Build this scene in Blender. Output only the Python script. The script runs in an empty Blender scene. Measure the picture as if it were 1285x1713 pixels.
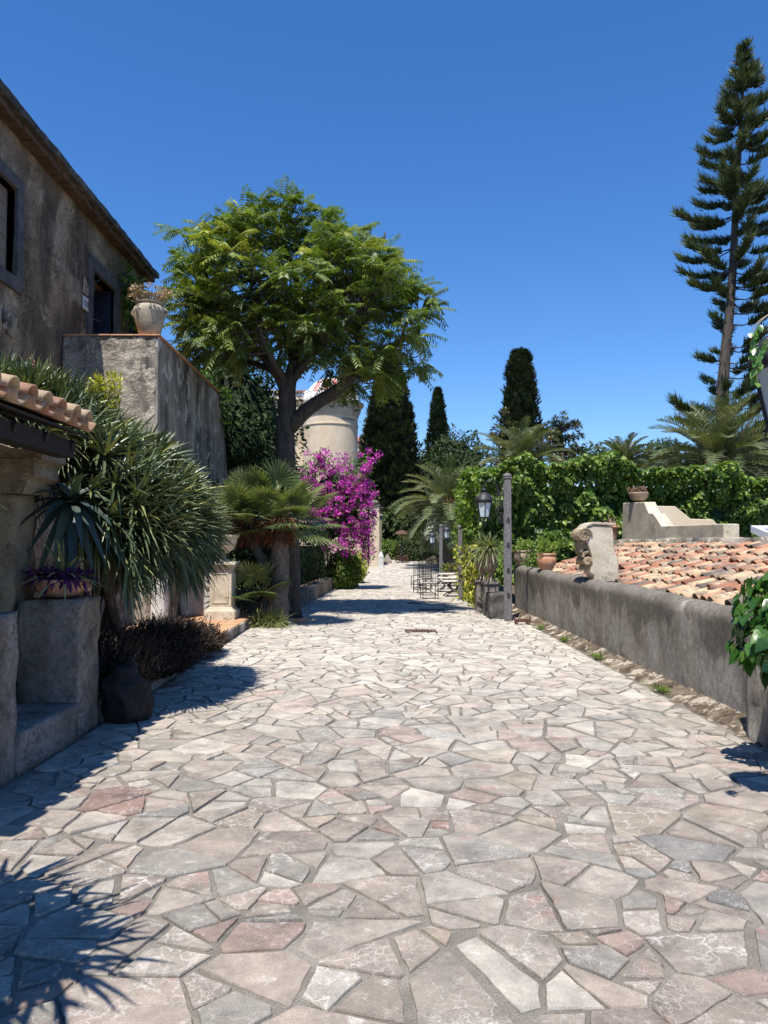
import bpy, math, random
import numpy as np
from mathutils import Vector, noise as mnoise
R = math.radians
random.seed(7)
rng = np.random.default_rng(11)
scene = bpy.context.scene
COL = scene.collection

# ------------------------------------------------------------------ camera, sky, sun, exposure
CAM_H, FPX, PITCH, YAW = 1.6, 1287.0, 2.38, 0.38
cam_d = bpy.data.cameras.new('camera')
cam = bpy.data.objects.new('camera', cam_d); COL.objects.link(cam)
cam.location = (0, 0, CAM_H)
cam.rotation_euler = (R(90 + PITCH), 0, R(-YAW))
cam_d.sensor_fit = 'VERTICAL'; cam_d.sensor_height = 24.0
cam_d.lens = 24.0 * FPX / 1713.0
cam_d.clip_start = 0.05; cam_d.clip_end = 3000
scene.camera = cam

SUN_EL, SUN_AZ = R(65), R(17)          # light travels towards +Y, a little to the right
world = bpy.data.worlds.new('World'); scene.world = world; world.use_nodes = True
wn = world.node_tree
sky = wn.nodes.new('ShaderNodeTexSky'); sky.sky_type = 'NISHITA'; sky.sun_disc = False
sky.sun_elevation = SUN_EL; sky.sun_rotation = math.pi + SUN_AZ
sky.altitude = 0; sky.air_density = 1.1; sky.dust_density = 0.0; sky.ozone_density = 7.0
hs = wn.nodes.new('ShaderNodeHueSaturation'); hs.inputs['Saturation'].default_value = 1.19
wn.links.new(sky.outputs[0], hs.inputs['Color'])
tint_ = wn.nodes.new('ShaderNodeMix'); tint_.data_type = 'RGBA'; tint_.blend_type = 'MULTIPLY'; tint_.inputs[0].default_value = 1.0; tint_.inputs[7].default_value = (1.0, 1.0, 1.13, 1)
wn.links.new(hs.outputs[0], tint_.inputs[6]); wn.links.new(tint_.outputs[2], wn.nodes['Background'].inputs['Color'])
wn.nodes['Background'].inputs['Strength'].default_value = 0.10
sun_d = bpy.data.lights.new('sun', 'SUN'); sun_d.energy = 5.0; sun_d.angle = R(0.5); sun_d.color = (1.0, 0.955, 0.89)
sun = bpy.data.objects.new('sun', sun_d); COL.objects.link(sun)
Ldir = Vector((math.sin(SUN_AZ) * math.cos(SUN_EL), math.cos(SUN_AZ) * math.cos(SUN_EL), -math.sin(SUN_EL)))
sun.rotation_euler = Ldir.to_track_quat('-Z', 'Y').to_euler(); sun.location = (0, -20, 60)
vs = scene.view_settings
vs.view_transform = 'Standard'; vs.look = 'None'; vs.exposure = 0.62; vs.gamma = 1.0; vs.use_curve_mapping = False

# ------------------------------------------------------------------ surveying: photograph direction -> place at a given distance
_c, _s = math.cos(R(PITCH)), math.sin(R(PITCH)); _cy, _sy = math.cos(R(YAW)), math.sin(R(YAW))
def ray(px, py):
    u = (px - 642.5) / FPX; v = (856.5 - py) / FPX
    x, y, z = u, _c - v * _s, _s + v * _c
    return Vector((x * _cy + y * _sy, -x * _sy + y * _cy, z))
def at(px, py, d):
    r = ray(px, py); t = d / r.y
    return Vector((r.x * t, d, CAM_H + r.z * t))
def zg(y):                                   # the ground: level, then a short ramp up
    t = min(max((y - 36.5) / 11.0, 0), 1)
    return 0.62 * t

# ------------------------------------------------------------------ objects
def tag(o, label=None, cat=None, group=None, kind=None):
    if label: o['label'] = label
    if cat: o['category'] = cat
    if group: o['group'] = group
    if kind: o['kind'] = kind
    return o
def thing(name, loc, label, cat, group=None):
    o = bpy.data.objects.new(name, None); COL.objects.link(o); o.location = loc
    o.empty_display_size = 0.2
    return tag(o, label, cat, group)
def root_loc(o):
    v = Vector((0, 0, 0))
    while o is not None: v = v + o.location; o = o.parent
    return v
def link_mesh(name, me, mat, parent=None, origin=None, rel=False):
    """mesh made in world coordinates (or relative to its thing if rel) -> object"""
    o = bpy.data.objects.new(name, me); COL.objects.link(o)
    if mat: me.materials.append(mat)
    if parent is not None:
        o.parent = parent
        if not rel: me.transform(__import__('mathutils').Matrix.Translation(-root_loc(parent)))
    elif origin is not None:
        me.transform(__import__('mathutils').Matrix.Translation(-Vector(origin))); o.location = origin
    return o
def copy_tree(o, parent=None):
    c = o.copy(); COL.objects.link(c); c.parent = parent
    for ch in list(o.children): copy_tree(ch, c)
    return c

class MB:                                     # hard surfaces
    def __init__(s): s.v = []; s.f = []; s.t = []
    def add(s, vs_, fs_, tint=0.5):
        b = len(s.v); s.v += [tuple(p) for p in vs_]; s.f += [tuple(i + b for i in f) for f in fs_]
        s.t += [tint] * len(vs_); return s
    def box(s, x0, x1, y0, y1, z0, z1, taper=0.0, tint=0.5):
        t = taper
        v = [(x0, y0, z0), (x1, y0, z0), (x1, y1, z0), (x0, y1, z0),
             (x0 + t, y0 + t, z1), (x1 - t, y0 + t, z1), (x1 - t, y1 - t, z1), (x0 + t, y1 - t, z1)]
        return s.add(v, [(0, 3, 2, 1), (4, 5, 6, 7), (0, 1, 5, 4), (1, 2, 6, 5), (2, 3, 7, 6), (3, 0, 4, 7)], tint)
    def prism(s, poly, axis, a0, a1, tint=0.5):      # polygon extruded along an axis; poly coordinates are the two other axes in order
        n = len(poly); v = []
        for a in (a0, a1):
            for (p, q) in poly:
                v.append({'x': (a, p, q), 'y': (p, a, q), 'z': (p, q, a)}[axis])
        f = [tuple(range(n))[::-1], tuple(range(n, 2 * n))]
        for i in range(n): f.append((i, (i + 1) % n, n + (i + 1) % n, n + i))
        return s.add(v, f, tint)
    def gridbox(s, x0, x1, y0, y1, z0, z1, res, tint=0.5):
        nx, ny, nz = [max(1, int(round((b - a) / res))) for a, b in ((x0, x1), (y0, y1), (z0, z1))]
        key = {}; V = []; F = []
        def vid(i, j, k):
            if (i, j, k) not in key:
                key[(i, j, k)] = len(V)
                V.append((x0 + (x1 - x0) * i / nx, y0 + (y1 - y0) * j / ny, z0 + (z1 - z0) * k / nz))
            return key[(i, j, k)]
        for i in range(nx):
            for j in range(ny):
                for k, fl in ((0, 1), (nz, 0)):
                    q = [vid(i, j, k), vid(i + 1, j, k), vid(i + 1, j + 1, k), vid(i, j + 1, k)]
                    F.append(q[::-1] if fl else q)
        for i in range(nx):
            for k in range(nz):
                for j, fl in ((0, 0), (ny, 1)):
                    q = [vid(i, j, k), vid(i + 1, j, k), vid(i + 1, j, k + 1), vid(i, j, k + 1)]
                    F.append(q[::-1] if fl else q)
        for j in range(ny):
            for k in range(nz):
                for i, fl in ((0, 1), (nx, 0)):
                    q = [vid(i, j, k), vid(i, j + 1, k), vid(i, j + 1, k + 1), vid(i, j, k + 1)]
                    F.append(q[::-1] if fl else q)
        return s.add(V, F, tint)
    def lathe(s, prof, c, n=24, tint=0.5, a0=0.0, lobes=0, amp=0.0):
        V = []; F = []; m = len(prof)
        for i in range(n):
            a = a0 + 2 * math.pi * i / n
            k = 1 + amp * abs(math.sin(a * lobes / 2)) if lobes else 1
            for (r, z) in prof: V.append((c[0] + r * k * math.cos(a), c[1] + r * k * math.sin(a), c[2] + z))
        for i in range(n):
            j = (i + 1) % n
            for q in range(m - 1): F.append((i * m + q, j * m + q, j * m + q + 1, i * m + q + 1))
        F.append(tuple(i * m for i in range(n))[::-1]); F.append(tuple(i * m + m - 1 for i in range(n)))
        return s.add(V, F, tint)
    def tube(s, pts, rad, n=8, tint=0.5, cap=True):
        pts = [Vector(p) for p in pts]; m = len(pts)
        if not hasattr(rad, '__len__'): rad = [rad] * m
        V = []; F = []; up = Vector((0.13, 0.21, 0.97))
        for i, p in enumerate(pts):
            d = (pts[min(i + 1, m - 1)] - pts[max(i - 1, 0)]).normalized()
            a = d.cross(up)
            if a.length < 0.15: a = d.cross(Vector((1, 0.1, 0)))
            a.normalize(); b = d.cross(a)
            for k in range(n):
                t = 2 * math.pi * k / n
                V.append(p + (a * math.cos(t) + b * math.sin(t)) * rad[i])
        for i in range(m - 1):
            for k in range(n):
                l = (k + 1) % n
                F.append((i * n + k, (i + 1) * n + k, (i + 1) * n + l, i * n + l))
        if cap: F.append(tuple(range(n))); F.append(tuple(range((m - 1) * n, m * n))[::-1])
        return s.add(V, F, tint)
    def rough(s, amp, sc, seed=0.0, start=0, octs=3):
        for i in range(start, len(s.v)):
            p = Vector(s.v[i]); d = Vector((0, 0, 0)); a = amp; q = sc
            for o in range(octs):
                d += mnoise.noise_vector(p * q + Vector((seed, seed * 1.7, 3.1 * o))) * a
                a *= 0.5; q *= 2.1
            s.v[i] = tuple(p + d)
        return s
    def build(s, name, mat, parent=None, origin=None, smooth=False, bevel=0.0, rel=False, tint=False, angle=None):
        me = bpy.data.meshes.new(name); me.from_pydata(s.v, [], s.f); me.update()
        if tint:
            at_ = me.attributes.new('tint', 'FLOAT', 'POINT'); at_.data.foreach_set('value', s.t)
        o = link_mesh(name, me, mat, parent, origin, rel)
        if smooth: me.shade_smooth()
        if bevel:
            b = o.modifiers.new('bevel', 'BEVEL'); b.width = bevel; b.segments = 2; b.limit_method = 'ANGLE'; b.angle_limit = R(35)
        if angle is not None:
            me.shade_smooth(); me.set_sharp_from_angle(angle=R(angle))
        return o
def catmull(pts, n=6):
    P = [Vector(p) for p in pts]; P = [P[0] * 2 - P[1]] + P + [P[-1] * 2 - P[-2]]; out = []
    for i in range(1, len(P) - 2):
        for k in range(n):
            t = k / n; a, b, c, d = P[i - 1], P[i], P[i + 1], P[i + 2]
            out.append(0.5 * ((2 * b) + (c - a) * t + (2 * a - 5 * b + 4 * c - d) * t * t + (3 * b - a - 3 * c + d) * t ** 3))
    out.append(P[-2]); return out

# ------------------------------------------------------------------ leaves in bulk
def nrm(a): return a / np.maximum(np.linalg.norm(a, axis=-1, keepdims=True), 1e-9)
def rdir(n): return nrm(rng.normal(size=(n, 3)))
TPL = {
 'diamond': (np.array([(0, 0, 0), (.42, .5, .07), (1, 0, 0), (.42, -.5, .07)], float), [(0, 1, 2), (0, 2, 3)]),
 'leaf': (np.array([(0, 0, 0), (.3, .42, .06), (.65, .4, .05), (1, 0, -.04), (.65, -.4, .05), (.3, -.42, .06), (.5, 0, 0)], float),
          [(0, 6, 1), (1, 6, 2), (2, 6, 3), (3, 6, 4), (4, 6, 5), (5, 6, 0)]),
 'ivy': (np.array([(0, 0, 0), (-.12, .32, .05), (.18, .56, .08), (.6, .34, .06), (1, 0, -.06), (.6, -.34, .06), (.18, -.56, .08), (-.12, -.32, .05), (.4, 0, 0)], float),
          [(0, 8, 1), (1, 8, 2), (2, 8, 3), (3, 8, 4), (4, 8, 5), (5, 8, 6), (6, 8, 7), (7, 8, 0)]),
 'strap': (np.array([(t, s_ * w, 0.0) for t, w in ((0, .42), (.22, .5), (.5, .45), (.78, .28), (1, .03)) for s_ in (-1, 1)], float),
          [(0, 2, 3, 1), (2, 4, 5, 3), (4, 6, 7, 5), (6, 8, 9, 7)]),
 'vstrap': (np.array([(t, s_ * w, abs(s_) * .55 * w * .12) for t, w in ((0, .42), (.22, .5), (.5, .45), (.78, .28), (1, .03)) for s_ in (-1, 0, 1)], float),
          [(3 * i + j, 3 * i + 3 + j, 3 * i + 4 + j, 3 * i + 1 + j) for i in range(4) for j in (0, 1)]),
 'blade': (np.array([(0, -.4, 0), (0, .4, 0), (.5, .5, 0), (.5, -.5, 0), (1, 0, 0)], float), [(0, 1, 2, 3), (3, 2, 4)]),
}
class LB:
    def __init__(s): s.V = []; s.L = []; s.C = []; s.T = []; s.n = 0
    def add(s, P, D, N, L, W, kind='leaf', tint=None, droop=0.0):
        P = np.atleast_2d(np.asarray(P, float)); n = max(len(P), len(np.atleast_2d(np.asarray(D))), np.size(L)); P = np.broadcast_to(P, (n, 3))
        D = nrm(np.broadcast_to(np.asarray(D, float), (n, 3))); N = np.broadcast_to(np.asarray(N, float), (n, 3))
        S = np.cross(D, N); bad = np.linalg.norm(S, axis=1) < 1e-3
        if bad.any(): S = S.copy(); S[bad] = np.cross(D[bad], np.array([.3, .5, .81]))
        S = nrm(S); N = np.cross(S, D)
        L = np.broadcast_to(np.asarray(L, float), (n,)); W = np.broadcast_to(np.asarray(W, float), (n,)); G = np.broadcast_to(np.asarray(droop, float), (n,))
        tpl, faces = TPL[kind]; K = len(tpl)
        t = tpl[None, :, 0:1]
        co = P[:, None] + D[:, None] * t * L[:, None, None] + S[:, None] * tpl[None, :, 1:2] * W[:, None, None] + N[:, None] * tpl[None, :, 2:3] * L[:, None, None]
        co[:, :, 2] -= (G * L)[:, None] * tpl[None, :, 0] ** 2
        if tint is None: tint = rng.random(n)
        tint = np.broadcast_to(np.asarray(tint, float), (n,))
        flat = np.array([i for f in faces for i in f]); cnt = np.array([len(f) for f in faces])
        s.V.append(co.reshape(-1, 3)); s.T.append(np.repeat(tint, K))
        s.L.append((flat[None] + (np.arange(n) * K)[:, None] + s.n).reshape(-1)); s.C.append(np.tile(cnt, n)); s.n += n * K
        return s
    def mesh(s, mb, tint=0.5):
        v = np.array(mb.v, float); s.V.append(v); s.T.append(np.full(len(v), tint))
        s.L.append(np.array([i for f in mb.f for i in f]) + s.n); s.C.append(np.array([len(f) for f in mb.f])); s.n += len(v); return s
    def build(s, name, mat, parent=None, origin=None, smooth=False):
        me = bpy.data.meshes.new(name); V = np.concatenate(s.V); L = np.concatenate(s.L); C = np.concatenate(s.C)
        me.vertices.add(len(V)); me.vertices.foreach_set('co', V.astype(np.float32).ravel())
        me.loops.add(len(L)); me.loops.foreach_set('vertex_index', L.astype(np.int32))
        me.polygons.add(len(C)); me.polygons.foreach_set('loop_start', np.concatenate([[0], np.cumsum(C)[:-1]]).astype(np.int32))
        me.update(calc_edges=True); me.validate()
        a = me.attributes.new('tint', 'FLOAT', 'POINT'); a.data.foreach_set('value', np.concatenate(s.T).astype(np.float32))
        if smooth: me.shade_smooth()
        return link_mesh(name, me, mat, parent, origin)
def fib(n):
    i = np.arange(n) + .5; z = 1 - 2 * i / n; a = i * 2.399963; r = np.sqrt(1 - z * z)
    return np.stack([r * np.cos(a), r * np.sin(a), z], 1)
def blob_core(c, r, amp, seed, n=14, m=10):
    """lumpy closed ellipsoid, in crowns a dark filler painting the inner shade"""
    mb = MB(); V = []; F = []
    for j in range(m + 1):
        th = math.pi * j / m
        for i in range(n):
            a = 2 * math.pi * i / n
            d = Vector((math.sin(th) * math.cos(a), math.sin(th) * math.sin(a), math.cos(th)))
            k = 1 + amp * mnoise.noise(d * 2.2 + Vector((seed, seed, 0)))
            V.append((c[0] + d.x * r[0] * k, c[1] + d.y * r[1] * k, c[2] + d.z * r[2] * k))
    for j in range(m):
        for i in range(n):
            F.append((j * n + i, (j + 1) * n + i, (j + 1) * n + (i + 1) % n, j * n + (i + 1) % n))
    return mb.add(V, F)

# ------------------------------------------------------------------ materials
class NT:
    def __init__(s, name):
        s.m = bpy.data.materials.new(name); s.m.use_nodes = True; s.t = s.m.node_tree
        s.b = s.t.nodes['Principled BSDF']; s.out = s.t.nodes['Material Output']
        s.tc = s.t.nodes.new('ShaderNodeTexCoord').outputs['Object']
    def n(s, ty, **k):
        x = s.t.nodes.new(ty)
        for a, b in k.items(): setattr(x, a, b)
        return x
    def put(s, sock, v):
        if hasattr(v, 'is_output'): s.t.links.new(v, sock)
        elif isinstance(v, tuple) and len(v) == 3 and sock.type == 'RGBA': sock.default_value = (*v, 1)
        else: sock.default_value = v
    def map(s, scale=(1, 1, 1), vec=None, loc=(0, 0, 0)):
        x = s.n('ShaderNodeMapping'); s.put(x.inputs['Vector'], vec or s.tc); x.inputs['Scale'].default_value = scale; x.inputs['Location'].default_value = loc
        return x.outputs[0]
    def noise(s, scale, detail=5, rough=.6, vec=None, dist=0.0):
        x = s.n('ShaderNodeTexNoise'); s.put(x.inputs['Vector'], vec or s.tc)
        x.inputs['Scale'].default_value = scale; x.inputs['Detail'].default_value = detail; x.inputs['Roughness'].default_value = rough; x.inputs['Distortion'].default_value = dist
        return x.outputs['Fac']
    def vor(s, scale, feature='F1', vec=None, out='Distance', rand=1.0):
        x = s.n('ShaderNodeTexVoronoi', feature=feature); s.put(x.inputs['Vector'], vec or s.tc); x.inputs['Scale'].default_value = scale; x.inputs['Randomness'].default_value = rand
        return x.outputs[out]
    def ramp(s, fac, stops):
        x = s.n('ShaderNodeValToRGB'); s.put(x.inputs['Fac'], fac); e = x.color_ramp.elements
        while len(e) < len(stops): e.new(0.5)
        for k, (p, c) in zip(e, stops):
            k.position = p; k.color = (*c, 1) if isinstance(c, tuple) else (c, c, c, 1)
        return x.outputs['Color']
    def mix(s, a, b, fac, blend='MIX'):
        x = s.n('ShaderNodeMix', data_type='RGBA', blend_type=blend)
        s.put(x.inputs[0], fac); s.put(x.inputs[6], a); s.put(x.inputs[7], b); return x.outputs[2]
    def math(s, op, a, b=0.5, clamp=False):
        x = s.n('ShaderNodeMath', operation=op); x.use_clamp = clamp; s.put(x.inputs[0], a); s.put(x.inputs[1], b); return x.outputs[0]
    def attr(s, name, out='Fac'):
        return s.n('ShaderNodeAttribute', attribute_name=name).outputs[out]
    def bump(s, h, strength=.4, dist=.02, nrm_=None):
        x = s.n('ShaderNodeBump'); s.put(x.inputs['Height'], h); x.inputs['Strength'].default_value = strength; x.inputs['Distance'].default_value = dist
        if nrm_: s.put(x.inputs['Normal'], nrm_)
        s.t.links.new(x.outputs[0], s.b.inputs['Normal']); return x.outputs[0]
    def col(s, c): s.put(s.b.inputs['Base Color'], c); return s
    def set(s, **k):
        for a, b in k.items(): s.put(s.b.inputs[a.replace('_', ' ')], b)
        return s
def stone(name, cols, scale=2.5, fine=45, bump=.5, bd=.012, rough=.92, streak=None, patch=None, grain=.35, spots=None, cracks=0.0):
    t = NT(name); k = len(cols)
    c = t.ramp(t.noise(scale, 7, .65), [(0.3 + 0.4 * i / max(1, k - 1), cols[i]) for i in range(k)])
    if streak:                                # vertical weather streaks
        f = t.noise(1.0, 5, .6, t.map((streak[2] if len(streak) > 2 else 5, streak[2] if len(streak) > 2 else 5, .45)))
        c = t.mix(c, streak[0], t.math('MULTIPLY', t.ramp(f, [(.42, 0.0), (.62, 1.0)]), streak[1]))
    if patch:                                 # fallen plaster / repairs / lichen
        f = t.ramp(t.noise(patch[2], 8, .7, dist=.4), [(patch[3], 0.0), (patch[3] + .05, 1.0)])
        c = t.mix(c, patch[0], t.math('MULTIPLY', f, patch[1]))
    if spots:
        f = t.ramp(t.noise(spots[2], 3, .7), [(.62, 0.0), (.68, 1.0)]); c = t.mix(c, spots[0], t.math('MULTIPLY', f, spots[1]))
    g = t.noise(fine, 4, .7)
    c = t.mix(c, t.ramp(g, [(.25, 1 - grain), (.75, 1 + grain * .6)]), 1.0, 'MULTIPLY')
    h = t.math('ADD', t.math('MULTIPLY', g, .5), t.noise(scale * 4, 6, .7))
    if cracks:                                # hairline cracks, grimy speckle and small chips
        cr = t.math('MULTIPLY', t.ramp(t.noise(1.1, 10, .78, None, 1.8), [(.495, 0.0), (.5, 1.0), (.505, 0.0)]), t.ramp(t.noise(.8, 2), [(.46, 0.0), (.54, 1.0)]))
        c = t.mix(c, (.03, .025, .02), t.math('MULTIPLY', cr, cracks))
        c = t.mix(c, t.ramp(t.noise(16, 8, .82), [(.32, .55), (.68, 1.45)]), 1.0, 'MULTIPLY')
        c = t.mix(c, (.50, .46, .40), t.math('MULTIPLY', t.ramp(t.noise(7, 9, .8), [(.66, 0.0), (.69, 1.0)]), .6))
        h = t.math('ADD', h, t.math('MULTIPLY', cr, -.8))
    t.bump(h, bump, bd); t.col(c).set(Roughness=rough); t.b.inputs['Specular IOR Level'].default_value = .25
    return t.m
def leafm(name, cols, trans=.28, rough=.45, spec=.4, tcol=None):
    t = NT(name); f = t.attr('tint')
    c = t.ramp(f, [(i / max(1, len(cols) - 1), cols[i]) for i in range(len(cols))])
    c = t.mix(c, t.ramp(t.noise(1.3, 3), [(.3, .75), (.7, 1.25)]), 1.0, 'MULTIPLY')
    t.col(c).set(Roughness=rough); t.b.inputs['Specular IOR Level'].default_value = spec
    tr = t.n('ShaderNodeBsdfTranslucent'); t.put(tr.inputs['Color'], t.mix(c, tcol or (1.5, 1.6, .5), 1.0, 'MULTIPLY'))
    mx = t.n('ShaderNodeMixShader'); mx.inputs[0].default_value = trans
    t.t.links.new(t.b.outputs[0], mx.inputs[1]); t.t.links.new(tr.outputs[0], mx.inputs[2]); t.t.links.new(mx.outputs[0], t.out.inputs[0])
    return t.m
def plain(name, c, rough=.6, metal=0.0, var=.15, scale=30, bump=.1, spec=.4):
    t = NT(name); k = t.mix(c, t.ramp(t.noise(scale, 4), [(.3, 1 - var), (.7, 1 + var)]), 1.0, 'MULTIPLY')
    t.col(k).set(Roughness=rough, Metallic=metal); t.b.inputs['Specular IOR Level'].default_value = spec
    if bump: t.bump(t.noise(scale * 1.5, 4), bump, .01)
    return t.m
def tilem(name, lich=.5):                      # weathered clay roof tiles, one tint for each tile
    t = NT(name); f = t.attr('tint')
    c = t.ramp(f, [(0, (.30, .12, .07)), (.22, (.42, .19, .11)), (.42, (.50, .28, .165)), (.62, (.56, .40, .245)), (.8, (.44, .33, .22)), (.92, (.20, .155, .12)), (1, (.12, .10, .085))])
    c = t.mix(c, (.11, .095, .08), t.math('MULTIPLY', t.ramp(t.noise(5, 8, .75), [(.48, 0.0), (.60, 1.0)]), lich))
    c = t.mix(c, (.62, .55, .42), t.math('MULTIPLY', t.ramp(t.noise(11, 6, .7), [(.58, 0.0), (.68, 1.0)]), .5))
    c = t.mix(c, t.ramp(t.noise(60, 3), [(.3, .75), (.7, 1.15)]), 1.0, 'MULTIPLY')
    t.col(c).set(Roughness=.9); t.bump(t.noise(40, 6), .4, .008); return t.m
def bark(name, cols, sc=(9, 9, 1.6), bump=.9, bd=.03):
    t = NT(name); f = t.noise(1.6, 7, .7, t.map(sc), dist=.6)
    t.col(t.mix(t.ramp(f, [(.3, cols[0]), (.55, cols[1]), (.75, cols[2])]), t.ramp(t.noise(30, 4), [(.3, .75), (.7, 1.2)]), 1.0, 'MULTIPLY')).set(Roughness=.95)
    t.bump(f, bump, bd); t.b.inputs['Specular IOR Level'].default_value = .2; return t.m
def stained_wall():                            # grey cement, black algae running down from the top, paler rubbed patches below
    t = NT('grey_cement_render'); sx = t.n('ShaderNodeSeparateXYZ'); t.put(sx.inputs[0], t.tc); z = sx.outputs[2]
    c = t.ramp(t.noise(1.7, 8, .7), [(.3, (.18, .158, .128)), (.5, (.29, .258, .212)), (.7, (.42, .38, .32))])
    edge = t.math('ADD', t.math('MULTIPLY', t.noise(1.0, 6, .65, t.map((1.5, 1.5, .55))), 1.15), t.math('MULTIPLY', z, .55))
    pale = t.math('MULTIPLY', t.ramp(edge, [(.80, 1.0), (1.02, 0.0)]), t.ramp(t.noise(1.1, 6, .7, t.map((2.2, 2.2, .9))), [(.42, 0.0), (.60, 1.0)]))
    c = t.mix(c, (.42, .395, .36), t.math('MULTIPLY', pale, .8))
    c = t.mix(c, (.055, .047, .037), t.math('MULTIPLY', t.ramp(edge, [(.92, 0.0), (1.20, 1.0)]), .48))
    c = t.mix(c, (.05, .045, .038), t.math('MULTIPLY', t.ramp(t.noise(3.4, 9, .75), [(.60, 0.0), (.70, 1.0)]), .6))
    g = t.noise(75, 4, .75); c = t.mix(c, t.ramp(g, [(.25, .5), (.75, 1.4)]), 1.0, 'MULTIPLY')
    c = t.mix(c, t.ramp(t.noise(13, 7, .8), [(.32, .62), (.68, 1.35)]), 1.0, 'MULTIPLY')
    cr = t.ramp(t.noise(1.3, 9, .75, None, 1.5), [(.494, 0.0), (.5, 1.0), (.506, 0.0)]); c = t.mix(c, (.03, .026, .02), t.math('MULTIPLY', cr, t.math('MULTIPLY', t.ramp(t.noise(.9, 2), [(.5, 0.0), (.56, 1.0)]), .7)))
    t.bump(t.math('ADD', t.math('MULTIPLY', g, .5), t.noise(9, 8, .75)), .8, .015); t.col(c).set(Roughness=.95); t.b.inputs['Specular IOR Level'].default_value = .2
    return t.m
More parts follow.
